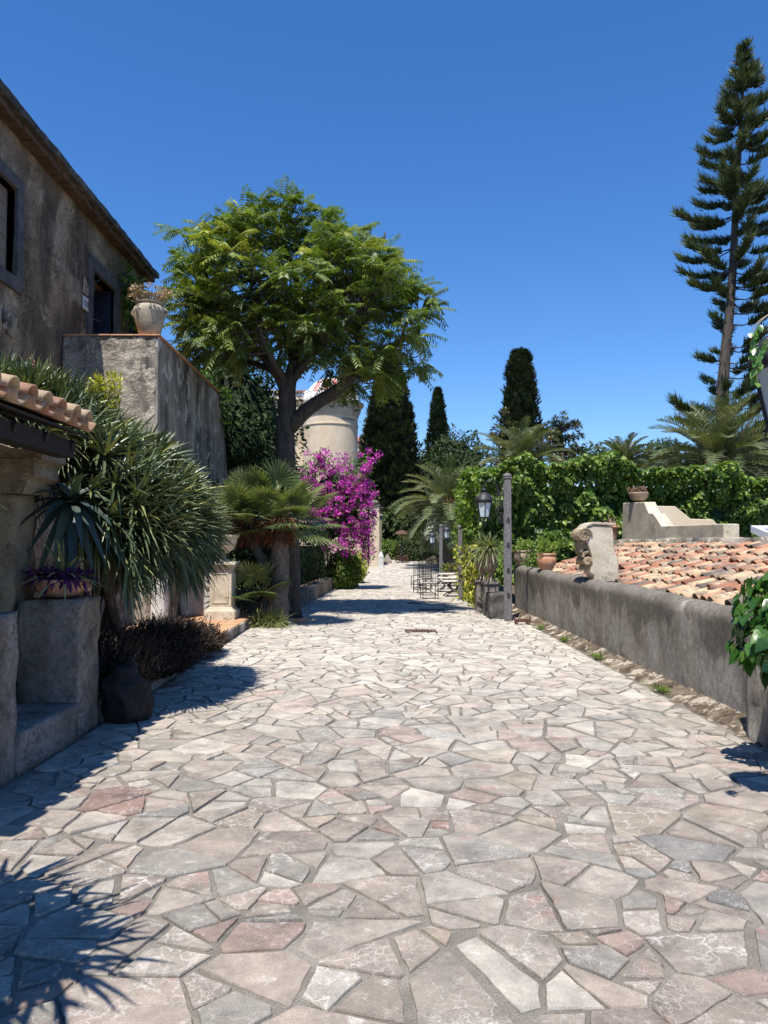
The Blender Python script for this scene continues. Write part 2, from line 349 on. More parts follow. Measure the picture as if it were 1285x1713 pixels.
MAT = dict(
 house=stone('house_plaster', [(.125, .092, .062), (.265, .20, .135), (.42, .33, .225)], .9, 26, 1.0, .03, streak=((.08, .06, .043), .75, 1.5), patch=((.45, .37, .27), .75, .9, .55), grain=.45, cracks=.6),
 rubble=stone('rubble_plaster', [(.13, .11, .09), (.38, .33, .265), (.62, .55, .45)], 3.2, 22, 1.0, .06, patch=((.60, .53, .43), .8, 1.8, .53), spots=((.25, .14, .10), .5, 5), grain=.6),
 streaky=stone('streaked_render', [(.22, .19, .15), (.37, .325, .26), (.50, .45, .37)], 1.6, 50, .6, .02, streak=((.045, .042, .038), .9, 2.1), patch=((.66, .62, .56), .7, 2.4, .55)),
 greywall=stained_wall(),
 cement=stone('dark_cement', [(.10, .085, .066), (.185, .158, .122), (.29, .25, .20)], 2.2, 60, .9, .015, streak=((.34, .31, .27), .5, 2.5), grain=.4, cracks=.7),
 lava=stone('lava_stone', [(.018, .018, .019), (.035, .034, .033), (.06, .055, .052)], 6, 35, 1.0, .03, grain=.6),
 darkstone=stone('dark_trim_stone', [(.06, .06, .065), (.10, .10, .105), (.14, .135, .13)], 4, 60, .5, .008),
 limestone=stone('pale_limestone', [(.40, .34, .25), (.55, .48, .36), (.64, .58, .46)], 3, 50, .7, .015, spots=((.22, .18, .13), .6, 9), patch=((.30, .26, .20), .6, 2.0, .56)),
 carved=stone('carved_stone', [(.22, .17, .11), (.36, .28, .175), (.46, .37, .25)], 4, 40, .9, .025, spots=((.11, .08, .055), .75, 7), patch=((.15, .12, .085), .5, 2.5, .56)),
 white=stone('white_plaster', [(.50, .48, .45), (.66, .64, .60), (.74, .72, .69)], 2.2, 60, .4, .01, patch=((.32, .29, .25), .7, 2.6, .6), streak=((.38, .36, .33), .45, 3)),
 cream=stone('cream_render', [(.52, .41, .28), (.58, .475, .335), (.63, .54, .40)], .9, 40, .3, .01, streak=((.45, .37, .27), .4, 2.0), patch=((.66, .60, .50), .6, 1.1, .58), grain=.12),
 cornice=stone('weathered_cornice', [(.28, .24, .18), (.44, .38, .29), (.52, .46, .36)], 2.2, 40, .5, .02, spots=((.17, .14, .10), .6, 6)),
 domepink=stone('pink_dome_paint', [(.50, .13, .12), (.60, .20, .18), (.66, .28, .25)], 2, 40, .3, .01, grain=.15),
 whitetrim=stone('white_trim', [(.62, .59, .55), (.74, .72, .69), (.80, .78, .76)], 2, 40, .3, .01, grain=.15),
 terracotta=stone('terracotta', [(.42, .20, .11), (.53, .28, .16), (.60, .38, .25)], 5, 60, .35, .006, patch=((.62, .50, .40), .5, 6, .58), grain=.2),
 palepot=stone('pale_clay', [(.27, .23, .165), (.40, .345, .26), (.50, .44, .34)], 4, 50, .6, .012, spots=((.2, .16, .11), .6, 8), patch=((.20, .17, .12), .5, 3, .57), grain=.35),
 urn=stone('aged_clay_urn', [(.24, .18, .13), (.36, .27, .19), (.44, .35, .26)], 6, 50, .5, .01, spots=((.15, .12, .09), .6, 9)),
 soffit=stone('brick_soffit', [(.065, .042, .03), (.11, .068, .046), (.16, .105, .072)], 3.5, 40, .6, .02, grain=.35),
 eave=stone('mossy_eave', [(.05, .047, .04), (.12, .11, .095), (.27, .25, .22)], 5, 40, 1.0, .04, spots=((.34, .30, .22), .6, 8)),
 tiles=tilem('clay_tiles', .9), newtiles=tilem('canopy_tiles', .35),
 paver=stone('terracotta_pavers', [(.34, .17, .09), (.48, .27, .15), (.55, .36, .22)], 3, 50, .5, .01, spots=((.2, .15, .1), .5, 7)),
 iron=plain('wrought_iron', (.045, .045, .05), .55, .5, .3), post=plain('painted_post', (.16, .15, .15), .7, .2, .3, 20, .3),
 rust=plain('rusty_iron', (.11, .055, .04), .85, .2, .4), dark=plain('unlit_void', (.012, .011, .01), .9, 0, .1),  # dark: near-black colour standing in for unlit voids
 doorblue=plain('dark_blue_paint', (.018, .026, .05), .5, 0, .2), timber=plain('dark_timber', (.022, .016, .012), .85, 0, .4),
 frosted=plain('milky_lamp_glass', (.52, .60, .62), .25, 0, .06, 8, 0), marble=plain('pale_marble', (.66, .60, .50), .4, 0, .1),
 cushion=plain('pale_cushion', (.62, .57, .48), .9, 0, .12), ceramic=plain('ceramic', (.66, .64, .58), .35, 0, .08), blueink=plain('blue_ink', (.03, .035, .08), .5, 0, .05),
 skylight=plain('skylight_glass', (.05, .07, .10), .12, 0, .05, 3, 0, .6), whitepaint=plain('white_paint', (.74, .74, .74), .5), soil=plain('soil', (.07, .05, .035), .95, 0, .4, 20, .6),
 trunk=bark('tree_bark', [(.035, .03, .026), (.085, .072, .06), (.16, .14, .12)]),
 palmtrunk=bark('palm_bark', [(.07, .06, .05), (.16, .14, .12), (.28, .25, .21)], (14, 14, 5), 1.0, .04),
 twig=plain('pale_twig', (.20, .17, .14), .9, 0, .3),
 ailanthus=leafm('tree_of_heaven_leaf', [(.036, .070, .018), (.092, .145, .030), (.16, .21, .042), (.31, .315, .055)], .32, .45, .45),
 darkleaf=leafm('dark_evergreen_leaf', [(.010, .022, .007), (.02, .04, .012), (.04, .07, .018)], .15, .65, .2),
 vine=leafm('vine_leaf', [(.026, .065, .011), (.068, .135, .020), (.135, .215, .032), (.23, .30, .05)], .30, .45, .35),
 gloss=leafm('glossy_ivy_leaf', [(.02, .06, .012), (.04, .11, .02), (.075, .17, .03), (.16, .28, .05)], .3, .25, .6),
 cypress=leafm('cypress_leaf', [(.012, .022, .010), (.032, .046, .020), (.075, .088, .042)], .1, .7, .2),
 pine=leafm('pine_needle', [(.016, .032, .014), (.055, .080, .032), (.13, .155, .06)], .12, .5, .3),
 agave=leafm('grey_strap_leaf', [(.034, .054, .026), (.082, .115, .054), (.16, .19, .092), (.34, .32, .10)], .07, .36, .5),
 bluegave=leafm('blue_agave_leaf', [(.03, .05, .045), (.05, .075, .06), (.075, .105, .07)], .08, .5, .4),
 date=leafm('date_palm_leaf', [(.05, .075, .032), (.11, .138, .06), (.19, .205, .10), (.34, .30, .14)], .14, .45, .45),
 fan=leafm('fan_palm_leaf', [(.045, .075, .03), (.095, .13, .05), (.17, .20, .08), (.28, .28, .13)], .22, .45, .45),
 fibre=leafm('palm_fibre', [(.06, .025, .015), (.16, .06, .03), (.24, .11, .06)], .1, .9, .1, (1, .8, .6)),
 orange=leafm('orange_fruit_stalks', [(.45, .17, .03), (.60, .27, .05)], .1, .6, .2, (1, .8, .4)),
 magenta=leafm('bougainvillea_bract', [(.28, .012, .21), (.49, .03, .37), (.65, .07, .50), (.76, .20, .62)], .3, .6, .2, (1.2, .7, 1.2)),
 purple=leafm('purple_leaf', [(.04, .012, .045), (.09, .02, .09), (.17, .04, .15)], .15, .5, .3, (1, .6, 1)),
 lavender=leafm('dry_lavender', [(.02, .017, .012), (.05, .038, .028), (.12, .08, .06)], .1, .8, .1, (1, .8, .6)),
 magnolia=leafm('magnolia_leaf', [(.03, .06, .018), (.05, .10, .025), (.12, .085, .035), (.20, .12, .06)], .12, .3, .6),
 grass=leafm('pale_grass', [(.09, .12, .04), (.20, .22, .08), (.36, .34, .17)], .25, .6, .3),
 yellow=leafm('yellow_green_leaf', [(.20, .24, .03), (.38, .38, .05), (.52, .46, .08)], .3, .5, .3),
 rusty=leafm('russet_leaf', [(.07, .10, .02), (.22, .14, .03), (.40, .15, .04)], .25, .5, .3, (1.2, .9, .4)),
 dryplant=leafm('dry_succulent', [(.20, .14, .10), (.38, .26, .19), (.40, .36, .18)], .1, .7, .2, (1, .8, .6)),
 far=leafm('far_foliage', [(.022, .040, .014), (.045, .07, .022), (.075, .105, .035)], .15, .6, .2),
)
# ------------------------------------------------------------------ ground and crazy paving
def ground():
    xs = [-600, -200, -80, -40, -20, -10, -5, 0, 5, 10, 20, 40, 80, 200, 600]; ys = [-300, -60, -10, 0, 10, 20, 30, 36.5, 40, 44, 48, 60, 90, 150, 300, 1200]
    V = [(x, y, zg(y) - 0.05) for y in ys for x in xs]; n = len(xs)
    F = [(j * n + i, j * n + i + 1, (j + 1) * n + i + 1, (j + 1) * n + i) for j in range(len(ys) - 1) for i in range(n - 1)]
    MB().add(V, F).build('ground', stone('earth', [(.07, .05, .035), (.12, .09, .06), (.17, .13, .085)], 1.5, 30, .8, .03)).__setitem__('kind', 'structure')
ground()
PX0, PX1, PY0, PY1 = -2.44, 2.96, 0.2, 50.0
def path_bed():
    ys = [-8, 0, 10, 20, 30, 36.5, 40, 44, 47.5, 56]
    V = []
    for y in ys: V += [(PX0 - .1, y, zg(y)), (PX1 + .3, y, zg(y))]
    F = [(2 * i, 2 * i + 1, 2 * i + 3, 2 * i + 2) for i in range(len(ys) - 1)]
    t = NT('paving_mortar'); c = t.ramp(t.noise(2.2, 8, .7), [(.3, (.10, .088, .072)), (.5, (.19, .17, .14)), (.7, (.28, .25, .21))])
    c = t.mix(c, t.ramp(t.noise(120, 3), [(.3, .6), (.7, 1.3)]), 1.0, 'MULTIPLY'); t.col(c).set(Roughness=.97); t.bump(t.noise(90, 5), .8, .01)
    o = MB().add(V, F).build('path', t.m); o['kind'] = 'structure'
path_bed()
def clip(poly, n, c):
    out = []; m = len(poly)
    for i in range(m):
        p, q = poly[i], poly[(i + 1) % m]
        a = n[0] * p[0] + n[1] * p[1] - c; b = n[0] * q[0] + n[1] * q[1] - c
        if a <= 0: out.append(p)
        if (a < 0 < b) or (b < 0 < a):
            t = a / (a - b); out.append((p[0] + (q[0] - p[0]) * t, p[1] + (q[1] - p[1]) * t))
    return out
def area(P):
    return 0.5 * sum(P[i][0] * P[(i + 1) % len(P)][1] - P[(i + 1) % len(P)][0] * P[i][1] for i in range(len(P)))
def paving():
    W, H = PX1 - PX0, PY1 - PY0; cell = 0.345
    nx, ny = int(W / cell) + 1, int(H / cell) + 1
    pts = {}
    for i in range(-1, nx + 1):
        for j in range(-1, ny + 1):
            pts[(i, j)] = (PX0 + (i + random.random()) * cell, PY0 + (j + random.random()) * cell)
    polys = []
    def split(P, thr, depth=0):
        A = area(P)
        if A < thr or depth > 4: polys.append(P); return
        cx = sum(p[0] for p in P) / len(P); cy = sum(p[1] for p in P) / len(P)
        sxx = sum((p[0] - cx) ** 2 for p in P); syy = sum((p[1] - cy) ** 2 for p in P); sxy = sum((p[0] - cx) * (p[1] - cy) for p in P)
        th = 0.5 * math.atan2(2 * sxy, sxx - syy) + random.gauss(0, .30)
        n = (math.cos(th), math.sin(th)); c = n[0] * cx + n[1] * cy + random.gauss(0, .04)
        a = clip(P, n, c); b = clip(P, (-n[0], -n[1]), -c)
        for q in (a, b):
            if len(q) >= 3: split(q, random.choice((.022, .04, .07, .11, .18)), depth + 1)
    for (i, j), p in pts.items():
        if not (0 <= i < nx and 0 <= j < ny): continue
        P = [(p[0] - 1.2, p[1] - 1.2), (p[0] + 1.2, p[1] - 1.2), (p[0] + 1.2, p[1] + 1.2), (p[0] - 1.2, p[1] + 1.2)]
        nb = sorted(((pts[(i + a, j + b)][0] - p[0]) ** 2 + (pts[(i + a, j + b)][1] - p[1]) ** 2, pts[(i + a, j + b)]) for a in range(-3, 4) for b in range(-3, 4) if (a or b) and (i + a, j + b) in pts)
        for d, q in nb[:26]:
            n = (q[0] - p[0], q[1] - p[1]); P = clip(P, n, n[0] * (p[0] + q[0]) / 2 + n[1] * (p[1] + q[1]) / 2)
            if len(P) < 3: break
        for n, c in (((-1, 0), -PX0), ((1, 0), PX1), ((0, -1), -PY0), ((0, 1), PY1)):
            if len(P) >= 3: P = clip(P, n, c)
        if len(P) >= 3: split(P, random.choice((.035, .07, .12, .2)))
    V = []; F = []; C = []; RN = []
    kinds = [((.34, .28, .235), 36), ((.37, .317, .267), 24), ((.31, .28, .245), 26), ((.275, .258, .238), 4), ((.335, .25, .21), 9), ((.43, .385, .33), 13), ((.36, .295, .23), 4), ((.28, .175, .145), 1)]
    ks, ws = [k for k, w in kinds], [w for k, w in kinds]
    for P in polys:
        A = area(P)
        if A < .004: continue
        g = random.uniform(.005, .016); Q = P; m = len(P)
        for i in range(m):
            p, q = P[i], P[(i + 1) % m]; e = (q[0] - p[0], q[1] - p[1]); l = math.hypot(*e)
            if l < 1e-6: continue
            n = (e[1] / l, -e[0] / l); gg = g * random.uniform(.5, 1.7)
            Q = clip(Q, n, n[0] * p[0] + n[1] * p[1] - gg)
            if len(Q) < 3: break
        if len(Q) < 3 or area(Q) < .0022: continue
        cx = sum(p[0] for p in Q) / len(Q); cy = sum(p[1] for p in Q) / len(Q)
        for _ in range(random.choice((0, 0, 1, 1, 2))):           # knocked-off corners
            k = random.randrange(len(Q)); d = (Q[k][0] - cx, Q[k][1] - cy); l = math.hypot(*d)
            if l > .05: n = (d[0] / l, d[1] / l); Q = clip(Q, n, n[0] * Q[k][0] + n[1] * Q[k][1] - random.uniform(.008, .04))
            if len(Q) < 3: break
        if len(Q) < 3: continue
        near = cy < 14; step = .045 if cy < 7 else (.10 if near else .4)
        ring = []
        for i in range(len(Q)):
            p, q = Q[i], Q[(i + 1) % len(Q)]; l = math.hypot(q[0] - p[0], q[1] - p[1]); k = max(1, int(l / step))
            for s_ in range(k):
                t = s_ / k; x = p[0] + (q[0] - p[0]) * t; y = p[1] + (q[1] - p[1]) * t
                if near:
                    v = mnoise.noise_vector(Vector((x * 14, y * 14, A * 50))) * .007 + mnoise.noise_vector(Vector((x * 45, y * 45, A * 50))) * .005
                    x += v.x; y += v.y
                ring.append((x, y))
        z0 = .003 + random.random() * .009; tx, ty = random.gauss(0, .014), random.gauss(0, .014)
        b = len(V); k = len(ring); ix = .006 / max(.05, math.sqrt(A))
        zt = lambda x, y: zg(y) + z0 + .004 + max(-.004, min(.006, (x - cx) * tx + (y - cy) * ty))
        V.append((cx, cy, zt(cx, cy)))
        for x, y in ring: V.append((cx + (x - cx) * (1 - ix), cy + (y - cy) * (1 - ix), zt(x, y)))
        for x, y in ring: V.append((x, y, zg(y) + z0 - .002))
        for x, y in ring: V.append((x, y, zg(y) - .004))
        for i in range(k):
            j = (i + 1) % k
            F.append((b, b + 1 + i, b + 1 + j))
            F.append((b + 1 + i, b + 1 + k + i, b + 1 + k + j, b + 1 + j)); F.append((b + 1 + k + i, b + 1 + 2 * k + i, b + 1 + 2 * k + j, b + 1 + k + j))
        c = random.choices(ks, ws)[0]; u = random.uniform(.82, 1.14)
        far = min(max((cy - 3.5) / 7, 0), 1)           # stones turn paler and less rosy further along the path
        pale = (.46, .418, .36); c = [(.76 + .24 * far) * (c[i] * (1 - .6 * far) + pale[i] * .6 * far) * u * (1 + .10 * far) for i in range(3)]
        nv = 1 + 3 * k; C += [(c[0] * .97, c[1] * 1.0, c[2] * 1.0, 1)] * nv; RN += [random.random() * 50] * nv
    me = bpy.data.meshes.new('paving'); me.from_pydata(V, [], F); me.update()
    a = me.attributes.new('col', 'FLOAT_COLOR', 'POINT'); a.data.foreach_set('color', np.array(C, np.float32).ravel())
    a = me.attributes.new('rnd', 'FLOAT', 'POINT'); a.data.foreach_set('value', np.array(RN, np.float32))
    t = NT('paving_stone'); r = t.attr('rnd')
    off = t.n('ShaderNodeCombineXYZ'); t.put(off.inputs[0], r); t.put(off.inputs[1], t.math('MULTIPLY', r, 1.7)); t.put(off.inputs[2], t.math('MULTIPLY', r, .37))
    va = t.n('ShaderNodeVectorMath', operation='ADD'); t.put(va.inputs[0], t.tc); t.put(va.inputs[1], off.outputs[0]); P = va.outputs[0]
    wn_ = t.n('ShaderNodeTexNoise'); t.put(wn_.inputs['Vector'], P); wn_.inputs['Scale'].default_value = 7; wn_.inputs['Detail'].default_value = 5
    wv = t.n('ShaderNodeVectorMath', operation='SCALE'); t.put(wv.inputs[0], wn_.outputs['Color']); wv.inputs['Scale'].default_value = .26
    pv = t.n('ShaderNodeVectorMath', operation='ADD'); t.put(pv.inputs[0], P); t.put(pv.inputs[1], wv.outputs[0]); PV = pv.outputs[0]
    base = t.attr('col', 'Color')
    c = t.mix(base, t.ramp(t.noise(4, 8, .72, P), [(.28, (.50, .48, .47)), (.5, (1.0, .98, .96)), (.72, (1.5, 1.45, 1.38))]), 1.0, 'MULTIPLY')
    c = t.mix(c, (.35, .15, .12), t.math('MULTIPLY', t.ramp(t.noise(3.2, 7, .75, P, .5), [(.60, 0.0), (.72, 1.0)]), .55))
    amount = t.math('MULTIPLY', t.ramp(t.noise(2.6, 3, .5, P), [(.42, 0.0), (.6, 1.0)]), t.math('FRACT', t.math('MULTIPLY', r, 7.31)))
    vsc = t.n('ShaderNodeVectorMath', operation='SCALE'); t.put(vsc.inputs[0], PV); t.put(vsc.inputs['Scale'], t.math('ADD', t.math('MULTIPLY', t.math('FRACT', t.math('MULTIPLY', r, 3.77)), 1.3), .5))
    vein = t.ramp(t.vor(9, 'DISTANCE_TO_EDGE', vsc.outputs[0]), [(0, .9), (.018, .4), (.045, 0.0)])
    vein2 = t.ramp(t.vor(21, 'DISTANCE_TO_EDGE', PV), [(0, .65), (.035, 0.0)])
    vv = t.math('MAXIMUM', t.math('MULTIPLY', vein, t.math('ADD', t.math('MULTIPLY', amount, .8), .08)), t.math('MULTIPLY', t.math('MULTIPLY', vein2, amount), .6))
    c = t.mix(c, (.66, .62, .56), vv)
    c = t.mix(c, (.60, .56, .50), t.math('MULTIPLY', t.ramp(t.noise(9, 9, .8, P), [(.56, 0.0), (.66, 1.0)]), .6))
    g = t.noise(150, 3, .7, P); c = t.mix(c, t.ramp(g, [(.25, .72), (.75, 1.2)]), 1.0, 'MULTIPLY')
    t.col(c).set(Roughness=.8); t.b.inputs['Specular IOR Level'].default_value = .3
    t.bump(t.math('ADD', t.math('ADD', t.noise(14, 8, .7, P), t.math('MULTIPLY', g, .35)), t.math('MULTIPLY', vv, .25)), .55, .012)
    o = link_mesh('paving', me, t.m); o['kind'] = 'structure'
paving()

# rough verge of mortar and dirt at the foot of the right-hand wall
def verge():
    xs = np.linspace(2.93, 3.34, 12); ys = np.arange(5.2, 19.4, .06); V = []; F = []
    for y in ys:
        for x in xs:
            t = (x - 2.93) / .41; z = -.012 + .15 * max(0, t - .12) ** 1.25
            q = Vector((x * 7, y * 7, 0)); z += (mnoise.noise(q) * .022 + mnoise.noise(q * 2.7) * .014) * min(1, t * 3)
            V.append((x + .02 * mnoise.noise(q * .7), y, z + .006))
    n = len(xs)
    for j in range(len(ys) - 1):
        for i in range(n - 1): F.append((j * n + i, j * n + i + 1, (j + 1) * n + i + 1, (j + 1) * n + i))
    o = MB().add(V, F).build('verge', stone('verge_mortar', [(.05, .038, .026), (.17, .13, .09), (.40, .33, .24)], 5, 40, 1.0, .04, patch=((.66, .58, .46), .85, 3.6, .53), spots=((.04, .038, .02), .8, 7), grain=.5), smooth=True)
    o['kind'] = 'structure'
verge()

# terracotta terrace step along the left side
def step():
    o = MB().gridbox(-5.7, -2.47, 7.0, 15.95, -.1, .165, .09).rough(.008, 3).build('pavement', MAT['streaky'], smooth=False); o['kind'] = 'structure'
    mb = MB(); y = 7.02
    while y < 15.6:
        x = -5.6
        while x < -2.6:
            mb.box(x, min(x + .30, -2.455), y, y + .30, .15, .178 + random.uniform(0, .006), tint=random.random()); x += .312
        y += .312
    o = mb.build('pavement_tiles', MAT['paver'], bevel=.004); o['kind'] = 'structure'
step()

# ------------------------------------------------------------------ farmhouse, upper left
HX = -5.69
def wall_with_holes(x, y0, y1, z0, z1, holes, depth, res=.35):
    """front skin facing +X with openings and their reveals"""
    ys = sorted({y0, y1} | {h[0] for h in holes} | {h[1] for h in holes}); zs = sorted({z0, z1} | {h[2] for h in holes} | {h[3] for h in holes})
    def fill(a):
        out = []
        for p, q in zip(a, a[1:]):
            k = max(1, int((q - p) / res)); out += [p + (q - p) * i / k for i in range(k)]
        return out + [a[-1]]
    ys, zs = fill(ys), fill(zs); mb = MB(); V = [(x, y, z) for y in ys for z in zs]; n = len(zs); F = []
    for i in range(len(ys) - 1):
        for j in range(n - 1):
            cy, cz = (ys[i] + ys[i + 1]) / 2, (zs[j] + zs[j + 1]) / 2
            if any(h[0] < cy < h[1] and h[2] < cz < h[3] for h in holes): continue
            F.append((i * n + j, (i + 1) * n + j, (i + 1) * n + j + 1, i * n + j + 1))
    mb.add(V, F); mb.rough(.02, .8)
    for a, b, c, d in holes:
        X = x - depth
        mb.add([(x - .01, a, c), (x - .01, b, c), (x - .01, b, d), (x - .01, a, d), (X, a, c), (X, b, c), (X, b, d), (X, a, d)], [(0, 4, 5, 1), (1, 5, 6, 2), (2, 6, 7, 3), (3, 7, 4, 0)])
    return mb
def farmhouse():
    h = thing('farmhouse', (HX, 10, 0), 'old two-storey house with stained brown plaster and a mossy stone eave', 'house')
    win = (10.55, 11.86, 5.75, 7.14); door = (15.05, 16.35, 4.55, 7.02); sw = (17.45, 17.95, 6.1, 6.85)
    mb = wall_with_holes(HX, 2.0, 18.4, 0, 8.0, [win, door, sw], .45)
    mb.box(-10.5, HX - .5, 18.05, 18.4, 0, 7.98).box(-10.5, -10.2, 2, 18.0, 0, 7.98)
    mb.add([(HX, 18.4, 0), (HX - .6, 18.4, 0), (HX - .6, 18.4, 8.0), (HX, 18.4, 8.0)], [(0, 1, 2, 3)])
    mb.build('wall', MAT['house'], h)
    MB().box(-10.1, HX - .52, 2.2, 18.0, 4.3, 4.5).box(HX - .7, HX - .62, 2.2, 18.0, 4.5, 8.0).build('unlit_backing', MAT['dark'], h)  # near-black panel paints the darkness of the rooms behind the openings
    e = MB().gridbox(HX - 5.2, HX + .30, 1.6, 18.66, 8.09, 8.215, .12); e.rough(.022, 2.6)
    for i, (x, y, z) in enumerate(e.v): e.v[i] = (x, y, z + max(0, (HX - x)) * .22)
    roof = e.build('roof', MAT['eave'], h)
    s = MB(); y = 1.8
    while y < 18.5:
        s.box(HX - .1, HX + .21 + random.uniform(-.02, .02), y, y + .285, 7.985 + random.uniform(-.012, .01), 8.075); y += .29
    s.build('soffit', MAT['soffit'], roof, bevel=.006)
    f = MB(); a, b, c, d = win; w = .21; x0, x1 = HX - .2, HX + .055
    f.box(x0, x1, a - w, b + w, d, d + w).box(x0, x1, a - w, b + w, c - w, c).box(x0, x1, a - w, a, c, d).box(x0, x1, b, b + w, c, d)
    fr = f.build('window', MAT['darkstone'], h, bevel=.012)
    p = MB(); ym = (a + b) / 2
    p.box(HX - .16, HX - .12, a + .01, ym - .01, c + .01, d - .01).box(HX - .16, HX - .12, ym + .01, b - .01, c + .01, d - .01)
    for k in range(5):
        for q in (a + .05, ym + .05): p.box(HX - .118, HX - .10, q, q + .5, c + .12 + k * .25, c + .26 + k * .25)
    p.build('shutter', plain('grey_shutter', (.20, .17, .14), .8, 0, .25), fr)
    f = MB(); a, b, c, d = door; w = .24
    f.box(x0, x1, a - w, b + w, d, d + .27).box(x0, x1, a - w, a, c, d).box(x0, x1, b, b + w, c, d)
    fr = f.build('door_frame', MAT['darkstone'], h, bevel=.012)
    dl = MB().box(HX - .62, HX - .05, b - .075, b - .02, c, d - .03)
    for zz in (c + .2, c + .95, c + 1.7): dl.box(HX - .55, HX - .12, b - .09, b - .076, zz, zz + .6)
    dl.build('door', MAT['doorblue'], fr)
    MB().box(HX - .55, HX - .10, a + .02, a + .06, c, d - .03).build('door', MAT['ceramic'], fr)['label'] = 'pale grey door leaf'
    a, b, c, d = sw
    MB().box(HX - .1, HX - .05, a, b, c, d).box(HX - .05, HX + .03, a - .05, a, c - .05, d + .05).box(HX - .05, HX + .03, b, b + .05, c - .05, d + .05).build('window', MAT['doorblue'], h, bevel=.005)
farmhouse()
def digits(txt, size, loc, rot, mat, parent, name='number'):
    cu = bpy.data.curves.new('t', 'FONT'); cu.body = txt; cu.size = size; cu.extrude = .003; cu.align_x = 'CENTER'; cu.align_y = 'CENTER'
    t = bpy.data.objects.new('t', cu); COL.objects.link(t); dg = bpy.context.evaluated_depsgraph_get(); dg.update()
    me = bpy.data.meshes.new_from_object(t.evaluated_get(dg)); me.name = name
    bpy.data.objects.remove(t); bpy.data.curves.remove(cu)
    o = bpy.data.objects.new(name, me); COL.objects.link(o); me.materials.clear(); me.materials.append(mat); o.parent = parent
    o.location = Vector(loc) - root_loc(parent); o.rotation_euler = rot
    return o
pl = thing('number_plaque', (HX + .02, 14.72, 6.18), 'white rectangular tile with dark house number beside the upstairs door', 'plaque')
MB().box(HX + .02, HX + .045, 14.56, 14.83, 6.10, 6.36).build('tile', MAT['ceramic'], pl, bevel=.006)
digits('123', .15, (HX + .048, 14.695, 6.225), (R(90), 0, R(90)), MAT['blueink'], pl)
pl = thing('ceramic_plaque', (HX + .02, 14.72, 6.42), 'small chipped ceramic tile above the white number tile', 'plaque')
MB().prism([(14.56, 6.42), (14.80, 6.40), (14.81, 6.58), (14.66, 6.72), (14.57, 6.70)], 'x', HX + .02, HX + .045).build('tile', MAT['palepot'], pl, bevel=.006)
MB().tube([(HX + .048, 14.69 + .05 * math.cos(a), 6.53 + .06 * math.sin(a)) for a in np.linspace(.4, 5.2, 12)], .008, 5).build('glazed_mark', MAT['blueink'], pl)
# dry creeper stems on the house wall
mb = MB()
for k in range(46):
    y = random.uniform(12.4, 15.0); z = random.uniform(4.6, 6.9); p = Vector((HX + .03, y, z)); pts = [p.copy()]
    a = random.uniform(-.6, 2.6)
    for q in range(random.randint(4, 9)):
        a += random.gauss(0, .55); p = p + Vector((random.uniform(-.004, .006), math.cos(a) * .11, math.sin(a) * .11)); pts.append(p.copy())
    mb.tube(pts, .005, 4)
tag(mb.build('dry_creeper', MAT['twig'], origin=(HX, 13.5, 5.5)), 'bare pale creeper stems clinging to the brown house wall', 'creeper')
tag(MB().lathe([(.02, 0), (.17, 0), (.19, .02), (.19, .05), (.1, .07), (.0, .07)], (0, 0, 0), 18).rough(.05, 7).build('round_stone_boss', MAT['streaky'], origin=(0, 0, 0)), 'round pale stone knob on the house wall, below the window', 'stone boss')
o = bpy.data.objects['round_stone_boss']; o.location = (HX, 11.72, 4.98); o.rotation_euler = (0, R(90), 0)
# climber over the door
def clumps(lb, centres, n, spread, size, kind='leaf', down=.3, tint=None, outward=None, ar=.6, droop=.1):
    C = np.repeat(np.asarray(centres, float), n, 0); d = rdir(len(C)); P = C + d * (rng.random((len(C), 1)) ** .5) * np.asarray(spread)
    D = nrm(d + rdir(len(C)) * .6 + (0 if outward is None else np.asarray(outward)) - np.array([0, 0, down]))
    L = size * rng.uniform(.6, 1.35, len(C)); t = None if tint is None else np.clip(rng.normal(tint[0], tint[1], len(C)), 0, 1)
    lb.add(P, D, nrm(rdir(len(C)) * .7 + np.array([0, -.3, .9])), L, L * ar, kind, t, droop)
lb = LB(); clumps(lb, [(HX + .15, 16.75 + random.uniform(-.5, 1.0) + k * .02, 7.55 - k * .03 + random.uniform(-.2, .2)) for k in range(34)], 26, (.15, .28, .28), .11, 'leaf', .5)
tag(lb.build('climbing_vine', MAT['vine'], origin=(HX, 17, 7)), 'green climber hanging on the house wall right of the door', 'climber')

# ------------------------------------------------------------------ raised terrace with parapet
TX, TY = -3.95, 13.66
def terrace():
    h = thing('raised_terrace', (TX - .5, TY, 0), 'raised terrace with rubble front and streaked grey side beside the house', 'terrace')
    MB().gridbox(HX + .03, TX - .04, TY, TY + .34, 0, 5.31, .05).rough(.024, 4.5, 3, octs=4).build('front_wall', MAT['rubble'], h, smooth=True)
    mb = MB(); V = []; F = []
    prof = [(TY, 5.31), (17, 5.32), (18.9, 5.30), (19.35, 4.75), (19.8, 4.1), (20.1, 3.2), (20.3, 2.0), (20.35, .3)]
    mb.prism([(TY + .004, 0)] + [(a, b) for a, b in prof] + [(20.35, 0)], 'x', TX - .34, TX)
    mb.build('side_wall', MAT['streaky'], h, bevel=.03)
    MB().box(HX + .05, TX - .36, TY + .36, 20.2, 4.3, 4.5).build('floor', MAT['paver'], h)
    c = MB(); x = HX + .05
    while x < TX + .02:
        x1 = min(x + .42, TX + .045); c.box(x, x1 - .006, TY - .035, TY + .37, 5.318 + random.uniform(0, .006), 5.346); x += .42
    y = TY + .385
    while y < 18.7: c.box(TX - .38, TX + .04, y, y + .41, 5.320, 5.345 + random.uniform(0, .006)); y += .42
    c.build('coping', MAT['terracotta'], h, bevel=.006)
terrace()
